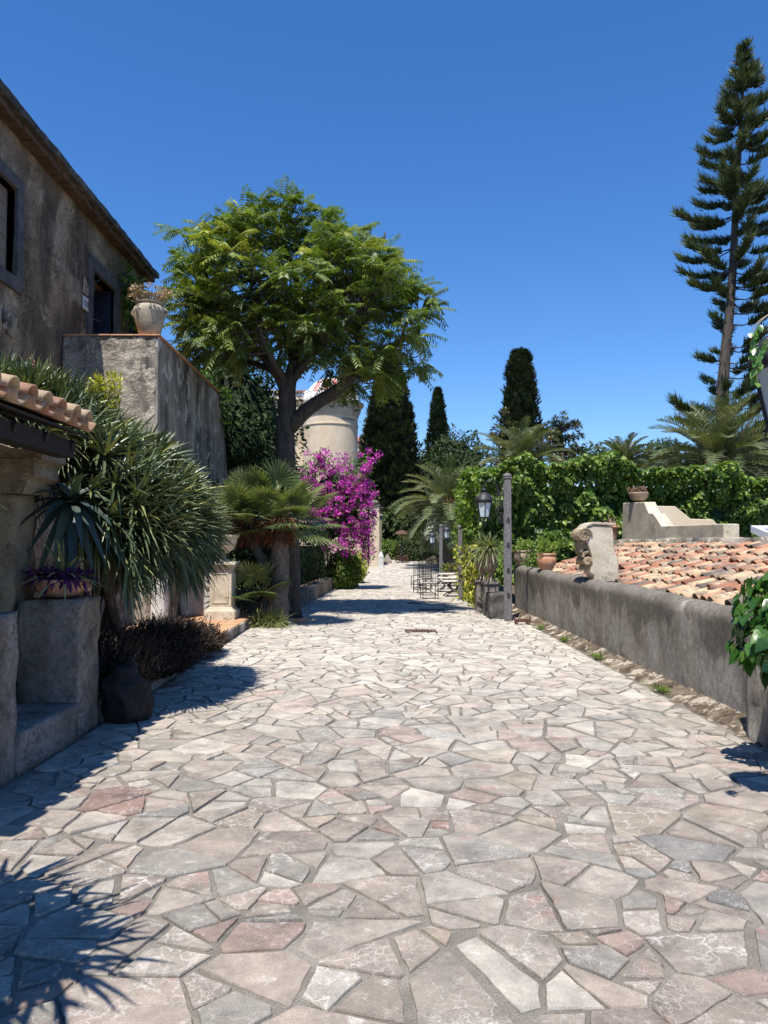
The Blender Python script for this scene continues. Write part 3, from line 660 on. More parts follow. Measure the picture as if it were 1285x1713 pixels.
def pot(name, c, prof, mat, label, cat='potted plant', plant=None, pmat=None, pname='foliage', handles=None, n=28, group=None, extra=None):
    h = thing(name, c, label, cat, group)
    p = MB().lathe(prof, c, n)
    o = p.build('pot', mat, h, angle=40)
    if handles:
        for s_ in (-1, 1):
            r, z0, z1, k = handles
            MB().tube(catmull([(c[0] + s_ * r, c[1], c[2] + z0), (c[0] + s_ * (r + k), c[1], c[2] + (z0 + z1) / 2 - .01), (c[0] + s_ * (r + .01), c[1], c[2] + z1)], 5), .022, 6).build('handle', mat, o, smooth=True)
    rim = max(p_[1] for p_ in prof)
    MB().lathe([(.0, rim - .035), (max(.03, prof[-1][0] - .02), rim - .03)], c, 16).build('soil', MAT['soil'], h)
    if plant is not None: plant.build(pname, pmat, h)
    return h
def strap_rosette(lb, c, axis, n, L, W, lo, hi, droop, tint=(.4, .25), kind='strap', jl=.2):
    axis = Vector(axis).normalized(); a = axis.orthogonal().normalized(); b = axis.cross(a)
    i = np.arange(n); ph = i * 2.39996 + rng.random() * 6; th = R(lo) + (R(hi) - R(lo)) * np.sqrt((i + .5) / n) + rng.normal(0, .08, n)
    A, B, X = (np.array(v) for v in (a, b, axis))
    D = np.cos(th)[:, None] * X + np.sin(th)[:, None] * (np.cos(ph)[:, None] * A + np.sin(ph)[:, None] * B)
    LL = L * rng.uniform(1 - jl, 1 + jl, n)
    lb.add(np.array(c) + D * .03, D, nrm(np.array([0, 0, 1.]) + X * .6 + rng.normal(0, .15, (n, 3))), LL, W * rng.uniform(.8, 1.2, n), kind, np.clip(rng.normal(tint[0], tint[1], n), 0, 1), droop * (.4 + th))
jar = [(.165, 0), (.19, .02), (.25, .25), (.285, .42), (.28, .50), (.23, .555), (.215, .565), (.25, .585), (.255, .61), (.225, .615), (.2, .58)]
lb = LB(); jc = (-4.17, 13.86, 5.366)
for k in range(70):
    a = random.random() * 6.28; r = random.uniform(.02, .2); d = Vector((math.cos(a) * random.uniform(.2, 1.0), math.sin(a) * random.uniform(.2, 1.0), random.uniform(.5, 1.1)))
    b = Vector(jc) + Vector((math.cos(a) * r, math.sin(a) * r, .58)); L = random.uniform(.15, .36)
    lb.add([b], d, (0, -1, .3), L, .02, 'blade', .1, .15)
    tip = b + d.normalized() * L; strap_rosette(lb, tip - d.normalized() * .02, d, 9, .06, .022, 10, 75, 0, (.7, .3), 'blade')
pot('terrace_jar', jc, jar, MAT['palepot'], 'big pale clay jar of dry succulents on the terrace corner', plant=lb, pmat=MAT['dryplant'], handles=(.27, .36, .5, .05))

# low white wall and pedestal below the terrace
tag(MB().gridbox(TX + .02, -3.16, 15.3, 15.62, .17, 1.75, .07).rough(.012, 4).build('low_white_wall', MAT['white'], origin=(-3.55, 15.45, .17), smooth=True), 'low whitewashed wall with stains behind the square pedestal', 'wall')
def pilaster():
    h = thing('white_pilaster', (-3.86, 14.0, .17), 'worn white pilaster at the foot of the terrace corner', 'pilaster')
    MB().gridbox(-3.93, -3.70, 13.35, 13.62, .17, 2.2, .07).rough(.012, 5).build('shaft', MAT['white'], h, smooth=True)
pilaster()
def pedestal():
    c = Vector((-2.98, 14.75, .172)); h = thing('stone_pedestal', c, 'pale stone pedestal with square panelled shaft beside the terracotta step', 'pedestal')
    def sq(mb, r, z0, z1, t=0.0): mb.box(c.x - r, c.x + r, c.y - r, c.y + r, c.z + z0, c.z + z1, t)
    b = MB(); sq(b, .285, 0, .17); sq(b, .265, .17, .205, .02); sq(b, .235, .205, .245, .02); b.build('base', MAT['limestone'], h, bevel=.008)
    b = MB(); sq(b, .205, .245, .95)
    r = .205
    for z0, z1, w0, w1 in ((.31, .34, -.15, .15), (.86, .89, -.15, .15)):
        b.box(c.x + w0, c.x + w1, c.y - r - .012, c.y - r + .01, c.z + z0, c.z + z1); b.box(c.x + r - .01, c.x + r + .012, c.y + w0, c.y + w1, c.z + z0, c.z + z1)
    for w in (-.15, .12):
        b.box(c.x + w, c.x + w + .03, c.y - r - .012, c.y - r + .01, c.z + .342, c.z + .858); b.box(c.x + r - .01, c.x + r + .012, c.y + w, c.y + w + .03, c.z + .342, c.z + .858)
    b.build('shaft', MAT['limestone'], h, bevel=.004)
    b = MB(); sq(b, .225, .952, .985); sq(b, .25, .987, 1.03); sq(b, .285, 1.032, 1.09); b.build('cap', MAT['limestone'], h, bevel=.008)
    u = thing('stone_urn', c + Vector((0, 0, 1.092)), 'pale stone bowl urn standing on the square pedestal, half behind strap leaves', 'urn')
    MB().lathe([(.13, 0), (.13, .03), (.07, .06), (.05, .12), (.09, .16), (.2, .24), (.25, .34), (.26, .44), (.31, .48), (.31, .51), (.26, .51), (.2, .42)], c + Vector((0, 0, 1.092)), 26).build('bowl', MAT['limestone'], u, angle=40)
pedestal()

# ------------------------------------------------------------------ tiles
def tile_roof(lb, org, along, up, ncol, nrow, pitch, ln, r, thick=.014, pans=True, jit=1.0, tint=None):
    """barrel tiles: org = eave corner, along = eave direction, up = up the slope"""
    A = Vector(along).normalized(); U = Vector(up).normalized(); Nn = A.cross(U)
    if Nn.z < 0: Nn = -Nn
    K = 7
    for c in range(ncol):
        for w in range(nrow):
            for kind in ((1, -1) if pans else (1,)):
                o = Vector(org) + A * (pitch * (c + (.5 if kind < 0 else 0)) + random.gauss(0, .008) * jit) + U * (w * ln * .86 + random.gauss(0, .016) * jit) + Nn * ((.02 if kind > 0 else .0) + random.gauss(0, .004) * jit + (w == 0) * 0)
                tw = random.gauss(0, .025) * jit; V = []; F = []
                for e, (q, rr) in enumerate(((0, 1.0), (ln, .84))):
                    for lay in (0, thick):
                        for k in range(K):
                            a = math.pi * (.04 + .92 * k / (K - 1)); rad = (r * rr - lay)
                            V.append(o + A * (math.cos(a) * rad + tw * q) + Nn * (kind * (math.sin(a) * rad * 1.05) + (.05 if kind < 0 else -.0) + (0.02 if e == 0 else 0)) + U * q)
                for k in range(K - 1):
                    F += [(k, k + 1, 2 * K + k + 1, 2 * K + k), (K + k, 3 * K + k, 3 * K + k + 1, K + k + 1), (k, K + k, K + k + 1, k + 1), (2 * K + k, 2 * K + k + 1, 3 * K + k + 1, 3 * K + k)]
                F += [(0, 2 * K, 3 * K, K), (K - 1, 2 * K - 1, 4 * K - 1, 3 * K - 1)]
                mb = MB().add(V, F); lb.mesh(mb, random.random() if tint is None else random.uniform(*tint))

# ------------------------------------------------------------------ wayside niche with tiled canopy, near left
def niche():
    h = thing('tiled_niche', (-3.2, 5.6, 0), 'shaded niche with terracotta tiled canopy and carved stone bracket at the left edge', 'niche')
    lb = LB(); up = Vector((-.963, 0, .27))
    tile_roof(lb, (-2.36, 3.2, 2.545), (0, 1, 0), up, 13, 5, .247, .42, .092, .016, True, .5, (.28, .72))
    lb.build('tiled_roof', MAT['newtiles'], h)
    b = MB()
    for k in range(9): b.add(*_plank(-2.42, 3.12, 6.42, 2.485, up, .24 * k))
    b.build('roof_board', MAT['timber'], h)
    b = MB().box(-2.66, -2.52, 3.1, 6.36, 2.31, 2.45)
    for k in range(7): b.tube([(-2.5, 3.3 + k * .5, 2.40), (-4.2, 3.3 + k * .5, 2.38 + 1.7 * .27)], .045, 6)
    b.build('beam', MAT['timber'], h)
    MB().gridbox(-3.55, -3.03, 6.42, 6.80, .3, 2.02, .05).rough(.022, 5, 2).build('pillar', MAT['carved'], h, smooth=True)
    c = MB(); y0, y1 = 6.36, 6.84
    c.prism([(-3.75, 2.02), (-2.93, 2.02), (-2.90, 2.12), (-2.84, 2.16), (-2.86, 2.27), (-2.79, 2.30), (-2.79, 2.37), (-3.05, 2.40), (-3.35, 2.49), (-3.75, 2.50)], 'y', y0, y1)
    for (x, z, r0) in ((-2.86, 2.335, .05), (-3.32, 2.42, .07), (-2.98, 2.07, .045), (-2.92, 2.2, .04)):
        c.tube([(x + r0 * (1 - t / 14) * math.cos(t), y0 - .012, z + r0 * (1 - t / 14) * math.sin(t)) for t in np.linspace(0, 12, 26)], .011, 5)
    c.tube([(-3.7, y0 - .004, 2.31), (-2.95, y0 - .004, 2.30)], .012, 5).tube([(-3.7, y0 - .004, 2.26), (-2.95, y0 - .004, 2.255)], .006, 5)
    c.rough(.01, 8).build('bracket', MAT['carved'], h, bevel=.012)
    MB().gridbox(-4.4, -4.1, 3.0, 6.7, 0, 2.6, .12).rough(.03, 4).build('back_wall', MAT['rubble'], h, smooth=True)
def _plank(x, y0, y1, z, up, s_):
    a = Vector((x, y0, z)) + up * s_; b = a + up * .225; n = Vector((.27, 0, .963)) * .018
    v = [a, a + Vector((0, y1 - y0, 0)), b + Vector((0, y1 - y0, 0)), b]; v += [p + n for p in v]
    return [tuple(p) for p in v], [(0, 1, 2, 3), (4, 7, 6, 5), (0, 4, 5, 1), (1, 5, 6, 2), (2, 6, 7, 3), (3, 7, 4, 0)]
niche()
def block(y0, y1, label):
    o = MB().gridbox(-2.98, -2.47, y0, y1, .0, 1.135, .04).rough(.018, 4.5, y0, octs=4).build('cement_pier', MAT['cement'], origin=(-2.7, (y0 + y1) / 2, 0), smooth=True)
    return tag(o, label, 'pier', 'cement piers of the niche')
block(6.38, 6.86, 'square grey cement pier carrying the terracotta bowl of spiky and purple leaves')
block(4.6, 5.32, 'grey cement pier cut off by the left edge of the photo')
tag(MB().gridbox(-3.6, -2.46, 5.325, 6.375, 0, .30, .06).rough(.01, 4).build('stone_sill', MAT['cement'], origin=(-3, 5.85, 0), smooth=True), 'low dark sill running between the two grey cement piers', 'sill')
tag(MB().gridbox(-4.05, -3.0, 4.7, 6.4, .302, .96, .08).rough(.012, 4).build('back_ledge', MAT['house'], origin=(-3.5, 5.6, .3), smooth=True), 'dark masonry ledge deep inside the shaded niche', 'ledge')
# bowls
def bowl_plant(c, s_, mat, label, spiky=True):
    lb = LB(); top = Vector(c) + Vector((0, 0, .15 * s_))
    for k in range(46):
        a = random.random() * 6.28; r = random.uniform(.02, .2) * s_
        b = top + Vector((math.cos(a) * r, math.sin(a) * r, .01)); d = Vector((math.cos(a), math.sin(a), random.uniform(.1, .9)))
        strap_rosette(lb, b + d * .06 * s_, d, 8, .10 * s_, .024, 20, 85, .3, (.45, .3), 'strap')
    h = pot('bowl_planter', c, [(.09 * s_, 0), (.13 * s_, .012), (.2 * s_, .06 * s_), (.235 * s_, .13 * s_), (.235 * s_, .16 * s_), (.215 * s_, .165 * s_), (.2 * s_, .12 * s_)], mat, label, plant=lb, pmat=MAT['purple'], pname='purple_foliage', handles=(.22 * s_, .06, .12, .03))
    if spiky:
        lb = LB(); strap_rosette(lb, top + Vector((0.02, 0, .02)), (.1, -.1, 1), 36, .40, .032, 4, 82, .25, (.75, .2)); lb.build('spiky_foliage', MAT['grass'], h, smooth=True)
bowl_plant((-2.71, 6.60, 1.147), .95, MAT['terracotta'], 'terracotta bowl of spiky green and purple leaves on the cement pier')
bowl_plant((-2.80, 5.13, 1.147), .8, MAT['palepot'], 'cream bowl of purple trailing leaves at the left edge', False)
# lava boulder
mb = blob_core((-2.27, 7.0, .24), (.215, .2, .29), .25, 4.2, 30, 22); mb.rough(.05, 4, 1, octs=4)
tag(mb.build('lava_rock', MAT['lava'], origin=(-2.27, 7.0, 0), smooth=True), 'black rough lava boulder standing by the cement pier', 'rock')
tag(MB().lathe([(.09, 0), (.10, .02), (.125, .2), (.135, .22), (.12, .225)], (-2.47, 7.22, .0), 20).build('small_clay_pot', MAT['urn'], origin=(-2.47, 7.22, 0), angle=40), 'small worn clay pot half hidden behind the black boulder', 'pot')
# ------------------------------------------------------------------ plants on the left
def strap_clump():
    h = thing('strap_leaf_shrub', (-2.6, 8.3, .17), 'huge cascading shrub of grey-green strap leaves beside the tiled niche', 'shrub')
    lb = LB(); st = MB()
    # heads of leaves packed over a bank that falls from upper left to lower right; every head leans out towards the path
    def head(p, ax, L, n=30, hi=62, dr=.16):
        strap_rosette(lb, p, ax, n, L, .030, 5, hi, dr, (.45, .26), 'vstrap')
    ridge = [(-4.3, 3.5), (-3.4, 3.3), (-2.8, 2.98), (-2.3, 2.74), (-1.92, 2.38), (-1.76, 2.0)]
    for k in range(560):
        u = random.random() * 4.999; i = int(u); f = u - i
        xr, zr = ridge[i][0] + (ridge[i + 1][0] - ridge[i][0]) * f, ridge[i][1] + (ridge[i + 1][1] - ridge[i][1]) * f
        y = random.uniform(6.95, 9.1) if xr > -2.9 else random.uniform(7.7, 9.3)
        mx = min(1.05, max(.42, .42 + (-1.76 - xr) * .85)) if xr > -2.9 else .4; dz = random.random() ** 1.1 * mx; q = dz / mx
        edge = abs(y - 8.0) / 1.1
        p = (xr - .25 + .10 * math.sin(q * 3) - .22 * q * q - .16 * edge ** 2, y, zr - dz - .10 - .22 * edge ** 2)
        if p[1] < 7.45 and p[0] < -2.72 and p[2] < 2.45: continue
        t = min(1, max(0, (xr + 4.2) / 1.6))
        ax = Vector((.25 + .75 * t, -.18 + random.gauss(0, .16), (1.25 - .85 * t) * (1 - q) - .55 * q * t + random.gauss(0, .14)))
        head(p, ax, (.36 if xr > -2.9 else .44) * random.uniform(.85, 1.2), 30, 60 + 14 * (1 - q), .12 + .22 * q)
    for k in range(7):
        a = Vector((-2.9 + random.uniform(-.3, .2), 8.2 + random.uniform(-.6, .6), .15)); b = Vector((-2.6, 8.0 + random.uniform(-.7, .7), 1.7)); st.tube(catmull([a, a.lerp(b, .5) + Vector((-.12, 0, .1)), b], 4), [.06, .055, .05, .05, .045, .045, .04, .04, .035], 7)
    lb.build('leaves', MAT['agave'], h, smooth=True); st.build('stems', MAT['trunk'], h, smooth=True)
    p0 = at(52, 640, 8.3); fl = MB().tube([p0 - Vector((0, 0, .3)), p0, p0 + Vector((0, 0, .3))], [.012, .02, .008], 6)
    for k in range(60): z = random.uniform(-.05, .28); a = random.random() * 6.28; b = p0 + Vector((0, 0, z)); fl.tube([b, b + Vector((math.cos(a) * .035, math.sin(a) * .035, -.02))], [.012, .006], 5)
    fl.build('flower_spike', MAT['terracotta'], h)
strap_clump()
h = thing('blue_agave', (-2.72, 7.1, 1.5), 'large shaded blue-green agave rosette with curling leaves above the clay bowl', 'agave')
lb = LB(); strap_rosette(lb, at(122, 842, 6.95), (.2, -.7, .5), 34, .50, .085, 8, 95, .42, (.4, .3), 'vstrap', .15); lb.build('leaves', MAT['bluegave'], h, smooth=True)
MB().tube([(-2.9, 7.5, .2), (-2.8, 7.1, 1.2), tuple(at(122, 842, 7.0))], [.06, .055, .05], 8).build('stem', MAT['palmtrunk'], h, smooth=True)
lb = LB(); clumps(lb, [tuple(at(random.uniform(150, 200), random.uniform(632, 688), 8.15)) for _ in range(36)], 16, (.07, .07, .07), .06, 'blade', -.6, (.6, .3), None, .32)
h = thing('yellow_shrub', (-3.0, 8.2, 2.6), 'small yellow-green flowering shrub poking out of the strap leaves', 'shrub'); lb.build('foliage', MAT['yellow'], h)
mb = MB()
for k in range(6): mb.tube([(-3.0, 8.3, 2.3), tuple(at(random.uniform(155, 195), random.uniform(640, 680), 8.18))], .008, 4)
mb.build('stem', MAT['twig'], h)
# lavender
def lavender():
    lb = LB(); n = 7000; y = rng.uniform(7.25, 11.6, n); x = -2.40 - rng.random(n) ** 1.3 * 1.0 + .12 * np.sin(y * 3); base = np.stack([x, y, np.full(n, .1)], 1)
    hgt = .52 - .16 * np.clip((y - 8.8) / 1.5, 0, 1) + .08 * np.sin(y * 2.2 + x * 3) + rng.normal(0, .05, n) - .16 * (x > -2.55)
    D = nrm(np.stack([.45 + rng.normal(0, .3, n) + (x + 3) * .35, rng.normal(-.1, .3, n), np.ones(n)], 1))
    for k in range(9):
        t = .25 + .75 * k / 8
        lb.add(base + D * (hgt * t)[:, None], nrm(D + rng.normal(0, .45, (n, 3))), rdir(n), rng.uniform(.05, .085, n), .014, 'blade', np.clip(rng.normal(.25 + .35 * t, .18, n), 0, 1), .1)
    lb.mesh(MB().gridbox(-3.5, -2.56, 7.25, 11.1, .05, .36, .12).rough(.07, 3), .05)
    return tag(lb.build('lavender_hedge', MAT['lavender'], origin=(-2.9, 9.2, .05)), 'dark dry lavender bed in the shade along the path edge', 'lavender')
lavender()
# rubble wall, grass tuft, brick
tag(MB().gridbox(-4.2, -2.38, 16.15, 16.6, -.05, .62, .05).rough(.06, 5, 6, octs=3).build('rubble_wall', stone('dark_rubble', [(.05, .045, .04), (.12, .11, .09), (.24, .21, .17)], 6, 20, 1, .06, grain=.5), origin=(-3.2, 16.35, 0), smooth=True), 'low dark rubble wall at the end of the terracotta step', 'wall')
lb = LB()
for k in range(30):
    p = (-2.18 + random.gauss(0, .12), 14.98 + random.gauss(0, .1), .0); strap_rosette(lb, p, (random.gauss(0, .2), random.gauss(-.1, .2), 1), 22, .52, .014, 3, 55, .5, (.55, .3))
tag(lb.build('grass_tuft', MAT['grass'], origin=(-2.18, 15.0, 0)), 'tuft of pale arching grass at the foot of the palm trunk', 'grass')
mb = MB().box(-1.740, -1.440, 15.60, 15.72, 0.012, .035).box(-1.740, -1.440, 15.60, 15.62, .035, .10).box(-1.740, -1.440, 15.70, 15.72, .035, .085).box(-1.740, -1.715, 15.622, 15.698, .035, .10).box(-1.465, -1.440, 15.622, 15.698, .035, .11)
tag(mb.build('hollow_brick', MAT['terracotta'], origin=(-1.59, 15.66, 0.01), bevel=.005), 'broken orange hollow brick lying on the paving by the tree', 'brick')

# ------------------------------------------------------------------ fan palm
def fan_palm():
    h = thing('fan_palm', (-2.1, 15.3, 0), 'fan palm with two leaning stems in front of the big tree trunk', 'palm')
    A = catmull([(-2.0, 15.35, -.05), (-1.98, 15.3, .7), (-1.96, 15.25, 1.5), (-1.96, 15.2, 2.05)], 5)
    B = catmull([(-2.14, 15.4, .5), (-2.3, 15.4, 1.2), (-2.55, 15.35, 1.7), (-2.62, 15.3, 2.0)], 5)
    tr = MB().tube(A, [.215 - .07 * i / len(A) + .015 * (i % 2) for i in range(len(A))], 14).tube(B, [.11 - .02 * i / len(B) for i in range(len(B))], 12); tr.rough(.03, 7)
    tr.build('trunk', MAT['palmtrunk'], h, smooth=True)
    fb = LB()
    for c in (A[-1], B[-1]):
        n = 900; a = rng.uniform(0, 6.28, n); z = rng.uniform(-.42, .1, n); r = .13 + .14 * rng.random(n)
        P = np.stack([c[0] + np.cos(a) * r, c[1] + np.sin(a) * r, c[2] + z], 1); D = np.stack([np.cos(a) * .6, np.sin(a) * .6, rng.uniform(-1.2, .6, n)], 1)
        fb.add(P, D, rdir(n), rng.uniform(.06, .16, n), .018, 'blade', None, .3)
    fb.build('fibre_skirt', MAT['fibre'], h)
    lb = LB()
    def frond(c, az, el, pet, rad):
        d = Vector((math.cos(az) * math.cos(el), math.sin(az) * math.cos(el), math.sin(el))); c = Vector(c); e = c + d * pet - Vector((0, 0, .10 * pet))
        st = MB().tube([c, c.lerp(e, .5) + Vector((0, 0, .03)), e], [.016, .012, .009], 5); lb.mesh(st, .75)
        side = d.cross(Vector((0, 0, 1))).normalized(); up = side.cross(d)
        n = 40; ph = np.linspace(-2.0, 2.0, n) + rng.normal(0, .02, n); cup = .22
        D = np.cos(ph)[:, None] * np.array(d) + np.sin(ph)[:, None] * np.array(side) + cup * (1 - np.cos(ph))[:, None] * np.array(up) * -.4
        Nn = np.array(up) + np.array(side) * (np.where(np.arange(n) % 2, .55, -.55))[:, None]
        L = rad * (1 - .22 * (np.abs(ph) / 2) ** 2) * rng.uniform(.92, 1.05, n)
        lb.add(np.array(e) - np.array(d) * .02, D, Nn, L, .036, 'strap', np.clip(rng.normal(.42 + random.gauss(0, .18), .1, n), 0, 1), .16)
    for (c, n, k) in ((A[-1], 27, 1.0), (B[-1], 22, .95)):
        for i in range(n):
            el = R(84 - 108 * (i / n) ** 1.05 + random.gauss(0, 5)); frond(c + Vector((0, 0, .05)), i * 2.4 + random.gauss(0, .2), el, k * random.uniform(.55, .9), k * random.uniform(.54, .68))
    for i in range(8): frond((-2.42, 15.2, .55), -2.2 + i * .45, R(random.uniform(10, 70)), random.uniform(.4, .7), .5)
    lb.build('fronds', MAT['fan'], h)
fan_palm()

# ------------------------------------------------------------------ tree of heaven
def tree_of_heaven():
    D0 = 16.8
    h = thing('pinnate_tree', (-1.95, D0, 0), 'large broad tree with feathery pinnate leaves overhanging the path', 'tree')
    q = lambda px, py, dd=0: at(px, py, D0 + dd)
    tr = MB()
    base = Vector((-1.93, D0, -.1))
    T = catmull([base, q(484, 900), q(477, 760), q(480, 680), q(482, 628)], 6)
    tr.tube(T, [.30 if i == 0 else .235 - .05 * i / len(T) for i in range(len(T))], 16)
    limbs = [
     ([q(480, 660), q(462, 622, -.1), q(440, 595, .1), q(405, 560, .4), q(360, 500, .6), q(330, 430, .6)], .13),
     ([q(482, 640), q(492, 605, .1), q(505, 560, .3), q(500, 480, .5), q(470, 400, .4), q(455, 340, .2)], .14),
     ([q(486, 640), q(520, 596, -.2), q(545, 560, .1), q(560, 500, .4), q(580, 430, .5)], .10),
     ([q(484, 715), q(520, 680, -.1), q(560, 655, -.2), q(596, 622, -.3), q(615, 598, -.3), q(655, 580, -.2), q(700, 555, 0)], .175),
     ([q(604, 612, -.3), q(598, 570, -.3), q(610, 510, -.2), q(632, 430, .1), q(645, 390, .2)], .06),
     ([q(462, 622, -.1), q(430, 610, .4), q(380, 590, 1.0), q(320, 560, 1.4)], .08),
     ([q(500, 580, .2), q(540, 540, 1.0), q(600, 480, 1.6), q(650, 430, 1.7)], .09),
     ([q(490, 600, .2), q(470, 540, 1.2), q(430, 460, 1.8), q(400, 390, 1.6)], .09),
     ([q(478, 640), q(455, 600, -.8), q(430, 540, -1.0), q(420, 470, -.9)], .08),
     ([q(520, 596, -.2), q(560, 560, -.8), q(600, 520, -.9)], .07)]
    skel = []
    for pts, r in limbs:
        c = catmull(pts, 5); tr.tube(c, [r * (1 - .72 * i / len(c)) for i in range(len(c))], 9); skel += c[5:]
    tr.rough(.02, 5)
    # foliage tips
    tips = []; E = [((430, 470), (130, 105), 1.9), ((560, 500), (140, 100), 2.1), ((668, 550), (72, 72), 1.4), ((478, 392), (88, 50), 1.3), ((345, 505), (52, 85), 1.4), ((610, 425), (48, 48), 1.2), ((345, 405), (42, 32), 1.0), ((600, 610), (80, 40), 1.3), ((400, 575), (90, 36), 1.6)]
    m = D0 / FPX; cand = []
    for (c, r, dep) in E:
        for _ in range(int(r[0] * r[1] * dep / 62)):
            d = Vector(rng.normal(size=3)).normalized(); k = random.random() ** .3
            p = q(*c) + Vector((d.x * r[0] * m * k, d.y * dep * k, d.z * r[1] * m * k)); cand.append(p)
    random.shuffle(cand)
    for p in cand:
        if mnoise.noise(p * .85 + Vector((5.2, 1.3, 0))) + .5 * mnoise.noise(p * 1.9) < -.17: continue
        ppx, ppy = 634 + p.x * FPX / p.y, 910 - (p.z - CAM_H) * FPX / p.y
        if 500 < ppx < 605 and 652 < ppy < 740: continue
        if all((p - t).length_squared > .285 ** 2 for t in tips): tips.append(p)
    lb = LB(); sk = np.array([tuple(s) for s in skel])
    cen = q(500, 560)
    for t in tips:
        s = Vector(sk[np.argmin(((sk - np.array(t)) ** 2).sum(1) + np.where(sk[:, 2] > t.z, 4, 0))])
        mid = s.lerp(t, .5) + Vector((0, 0, -.12)); tr.tube([s, mid, t], [.022, .015, .009], 4, cap=False)
        out = (t - cen).normalized(); n = random.randint(5, 8); young = random.random() < .16
        for k in range(n):
            a = k * 2.4 + random.gauss(0, .7); L = random.uniform(.36, .66)
            d = Vector((math.cos(a), math.sin(a), random.uniform(-.7, .9))) + out * random.uniform(.2, .8); d.normalize()
            u = np.linspace(.16, .95, 9); R_ = np.array(t) + u[:, None] * L * np.array(d); dr_ = random.uniform(.1, .55); R_[:, 2] -= dr_ * L * u ** 2
            tan = np.array(d)[None] - np.array([0, 0, .6])[None] * u[:, None]; tan = nrm(tan)
            sd = nrm(np.cross(tan, np.array([0, 0, 1.])))
            up = np.cross(sd, tan)
            ti = np.clip(rng.normal(.78 if young else .42, .12), 0, 1)
            for s_ in (-1, 1):
                lb.add(R_, sd * s_ * .9 + tan * rng.uniform(.2, .6) - np.array([0, 0, rng.uniform(.1, .7)]), up + rng.normal(0, .25, (9, 3)), .14 * (1 - .3 * (u - .5) ** 2), .041, 'diamond', np.clip(ti + rng.normal(0, .08, 9), 0, 1), .15)
            lb.add(R_[-1:], tan[-1:], up[-1:], .11, .045, 'diamond', ti)
            st = np.array([0, .34, .68]); lb.add(np.array(t) + st[:, None] * L * np.array(d) - np.array([0, 0, 1.]) * (dr_ * L * st ** 2)[:, None], nrm(np.array(d) - np.array([0, 0, .6]) * st[:, None]), rdir(3), L * .36, .012, 'blade', .8)
    dead = catmull([q(655, 580, -.2), q(690, 598), q(706, 590), q(716, 584)], 4); tr.tube(dead, .014, 5).tube([q(700, 592), q(697, 575)], .01, 4)
    tr.build('trunk', MAT['trunk'], h, smooth=True); lb.build('crown', MAT['ailanthus'], h)
tree_of_heaven()

# ------------------------------------------------------------------ generic leafy masses
def leafy(name, label, cat, c, r, n, size, mat, group=None, trunk=True, core=.8, kind='leaf', lump=.22, seed=0, ar=.5, down=.25, base=None, flowers=None, tint=(.45, .25)):
    c = np.array(c, float); r = np.array(r, float); g = base if base is not None else zg(c[1])
    h = thing(name, (c[0], c[1], g), label, cat, group)
    d = rdir(n); k = np.array([1 + lump * (mnoise.noise(Vector(v) * 2.1 + Vector((seed * 3.3, seed, 1))) + .6 * mnoise.noise(Vector(v) * 5 + Vector((seed, 7, 1)))) for v in d])
    rad = k * (1 - .30 * rng.random(n) ** 2.2)
    P = c + d * r * rad[:, None]; P[:, 2] = np.maximum(P[:, 2], g + .02)
    D = nrm(d * .8 + rdir(n) * .8 - np.array([0, 0, down]))
    L = size * rng.uniform(.6, 1.4, n); lb = LB()
    lb.add(P, D, nrm(d + rdir(n) * .5 + np.array([0, -.2, .5])), L, L * ar, kind, np.clip(rng.normal(tint[0], tint[1], n), 0, 1), .15)
    if core:
        lb.mesh(blob_core(c, r * core, lump, seed), .0)  # core at the darkest tint stands for shade among the leaves
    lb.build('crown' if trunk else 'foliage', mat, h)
    if trunk:
        MB().tube([(c[0], c[1], g - .1), (c[0] + .05, c[1], (g + c[2]) / 2), (c[0], c[1], c[2])], [.12 + r[0] * .05, .1 + r[0] * .035, .05], 9).build('trunk', MAT['trunk'], h, smooth=True)
    if flowers:
        m_, k_, s_ = flowers; fb = LB(); i = rng.integers(0, n, k_); fb.add(P[i] + d[i] * .02, rdir(k_), d[i], s_, s_ * .7, 'leaf'); fb.build('flowers', m_, h)['kind'] = 'stuff'
    return h
leafy('evergreen_tree', 'dark vine-draped evergreen in shade between the terrace and the big tree', 'tree', (-4.35, 21.6, 4.0), (1.95, 1.7, 3.3), 15000, .15, MAT['darkleaf'], lump=.3, seed=2, kind='leaf')
leafy('evergreen_tree', 'bright-topped leafy shrub peeping over the terrace parapet below the jar', 'tree', (-4.75, 19.2, 5.1), (.95, .7, .75), 2600, .12, MAT['vine'], lump=.35, seed=5, base=4.5, trunk=True)
leafy('evergreen_tree', 'low dark ivy mound behind the fan palm and rubble wall', 'shrub', (-3.5, 18.2, 1.3), (1.25, 1.2, 1.6), 6000, .11, MAT['darkleaf'], lump=.25, seed=9, trunk=False)
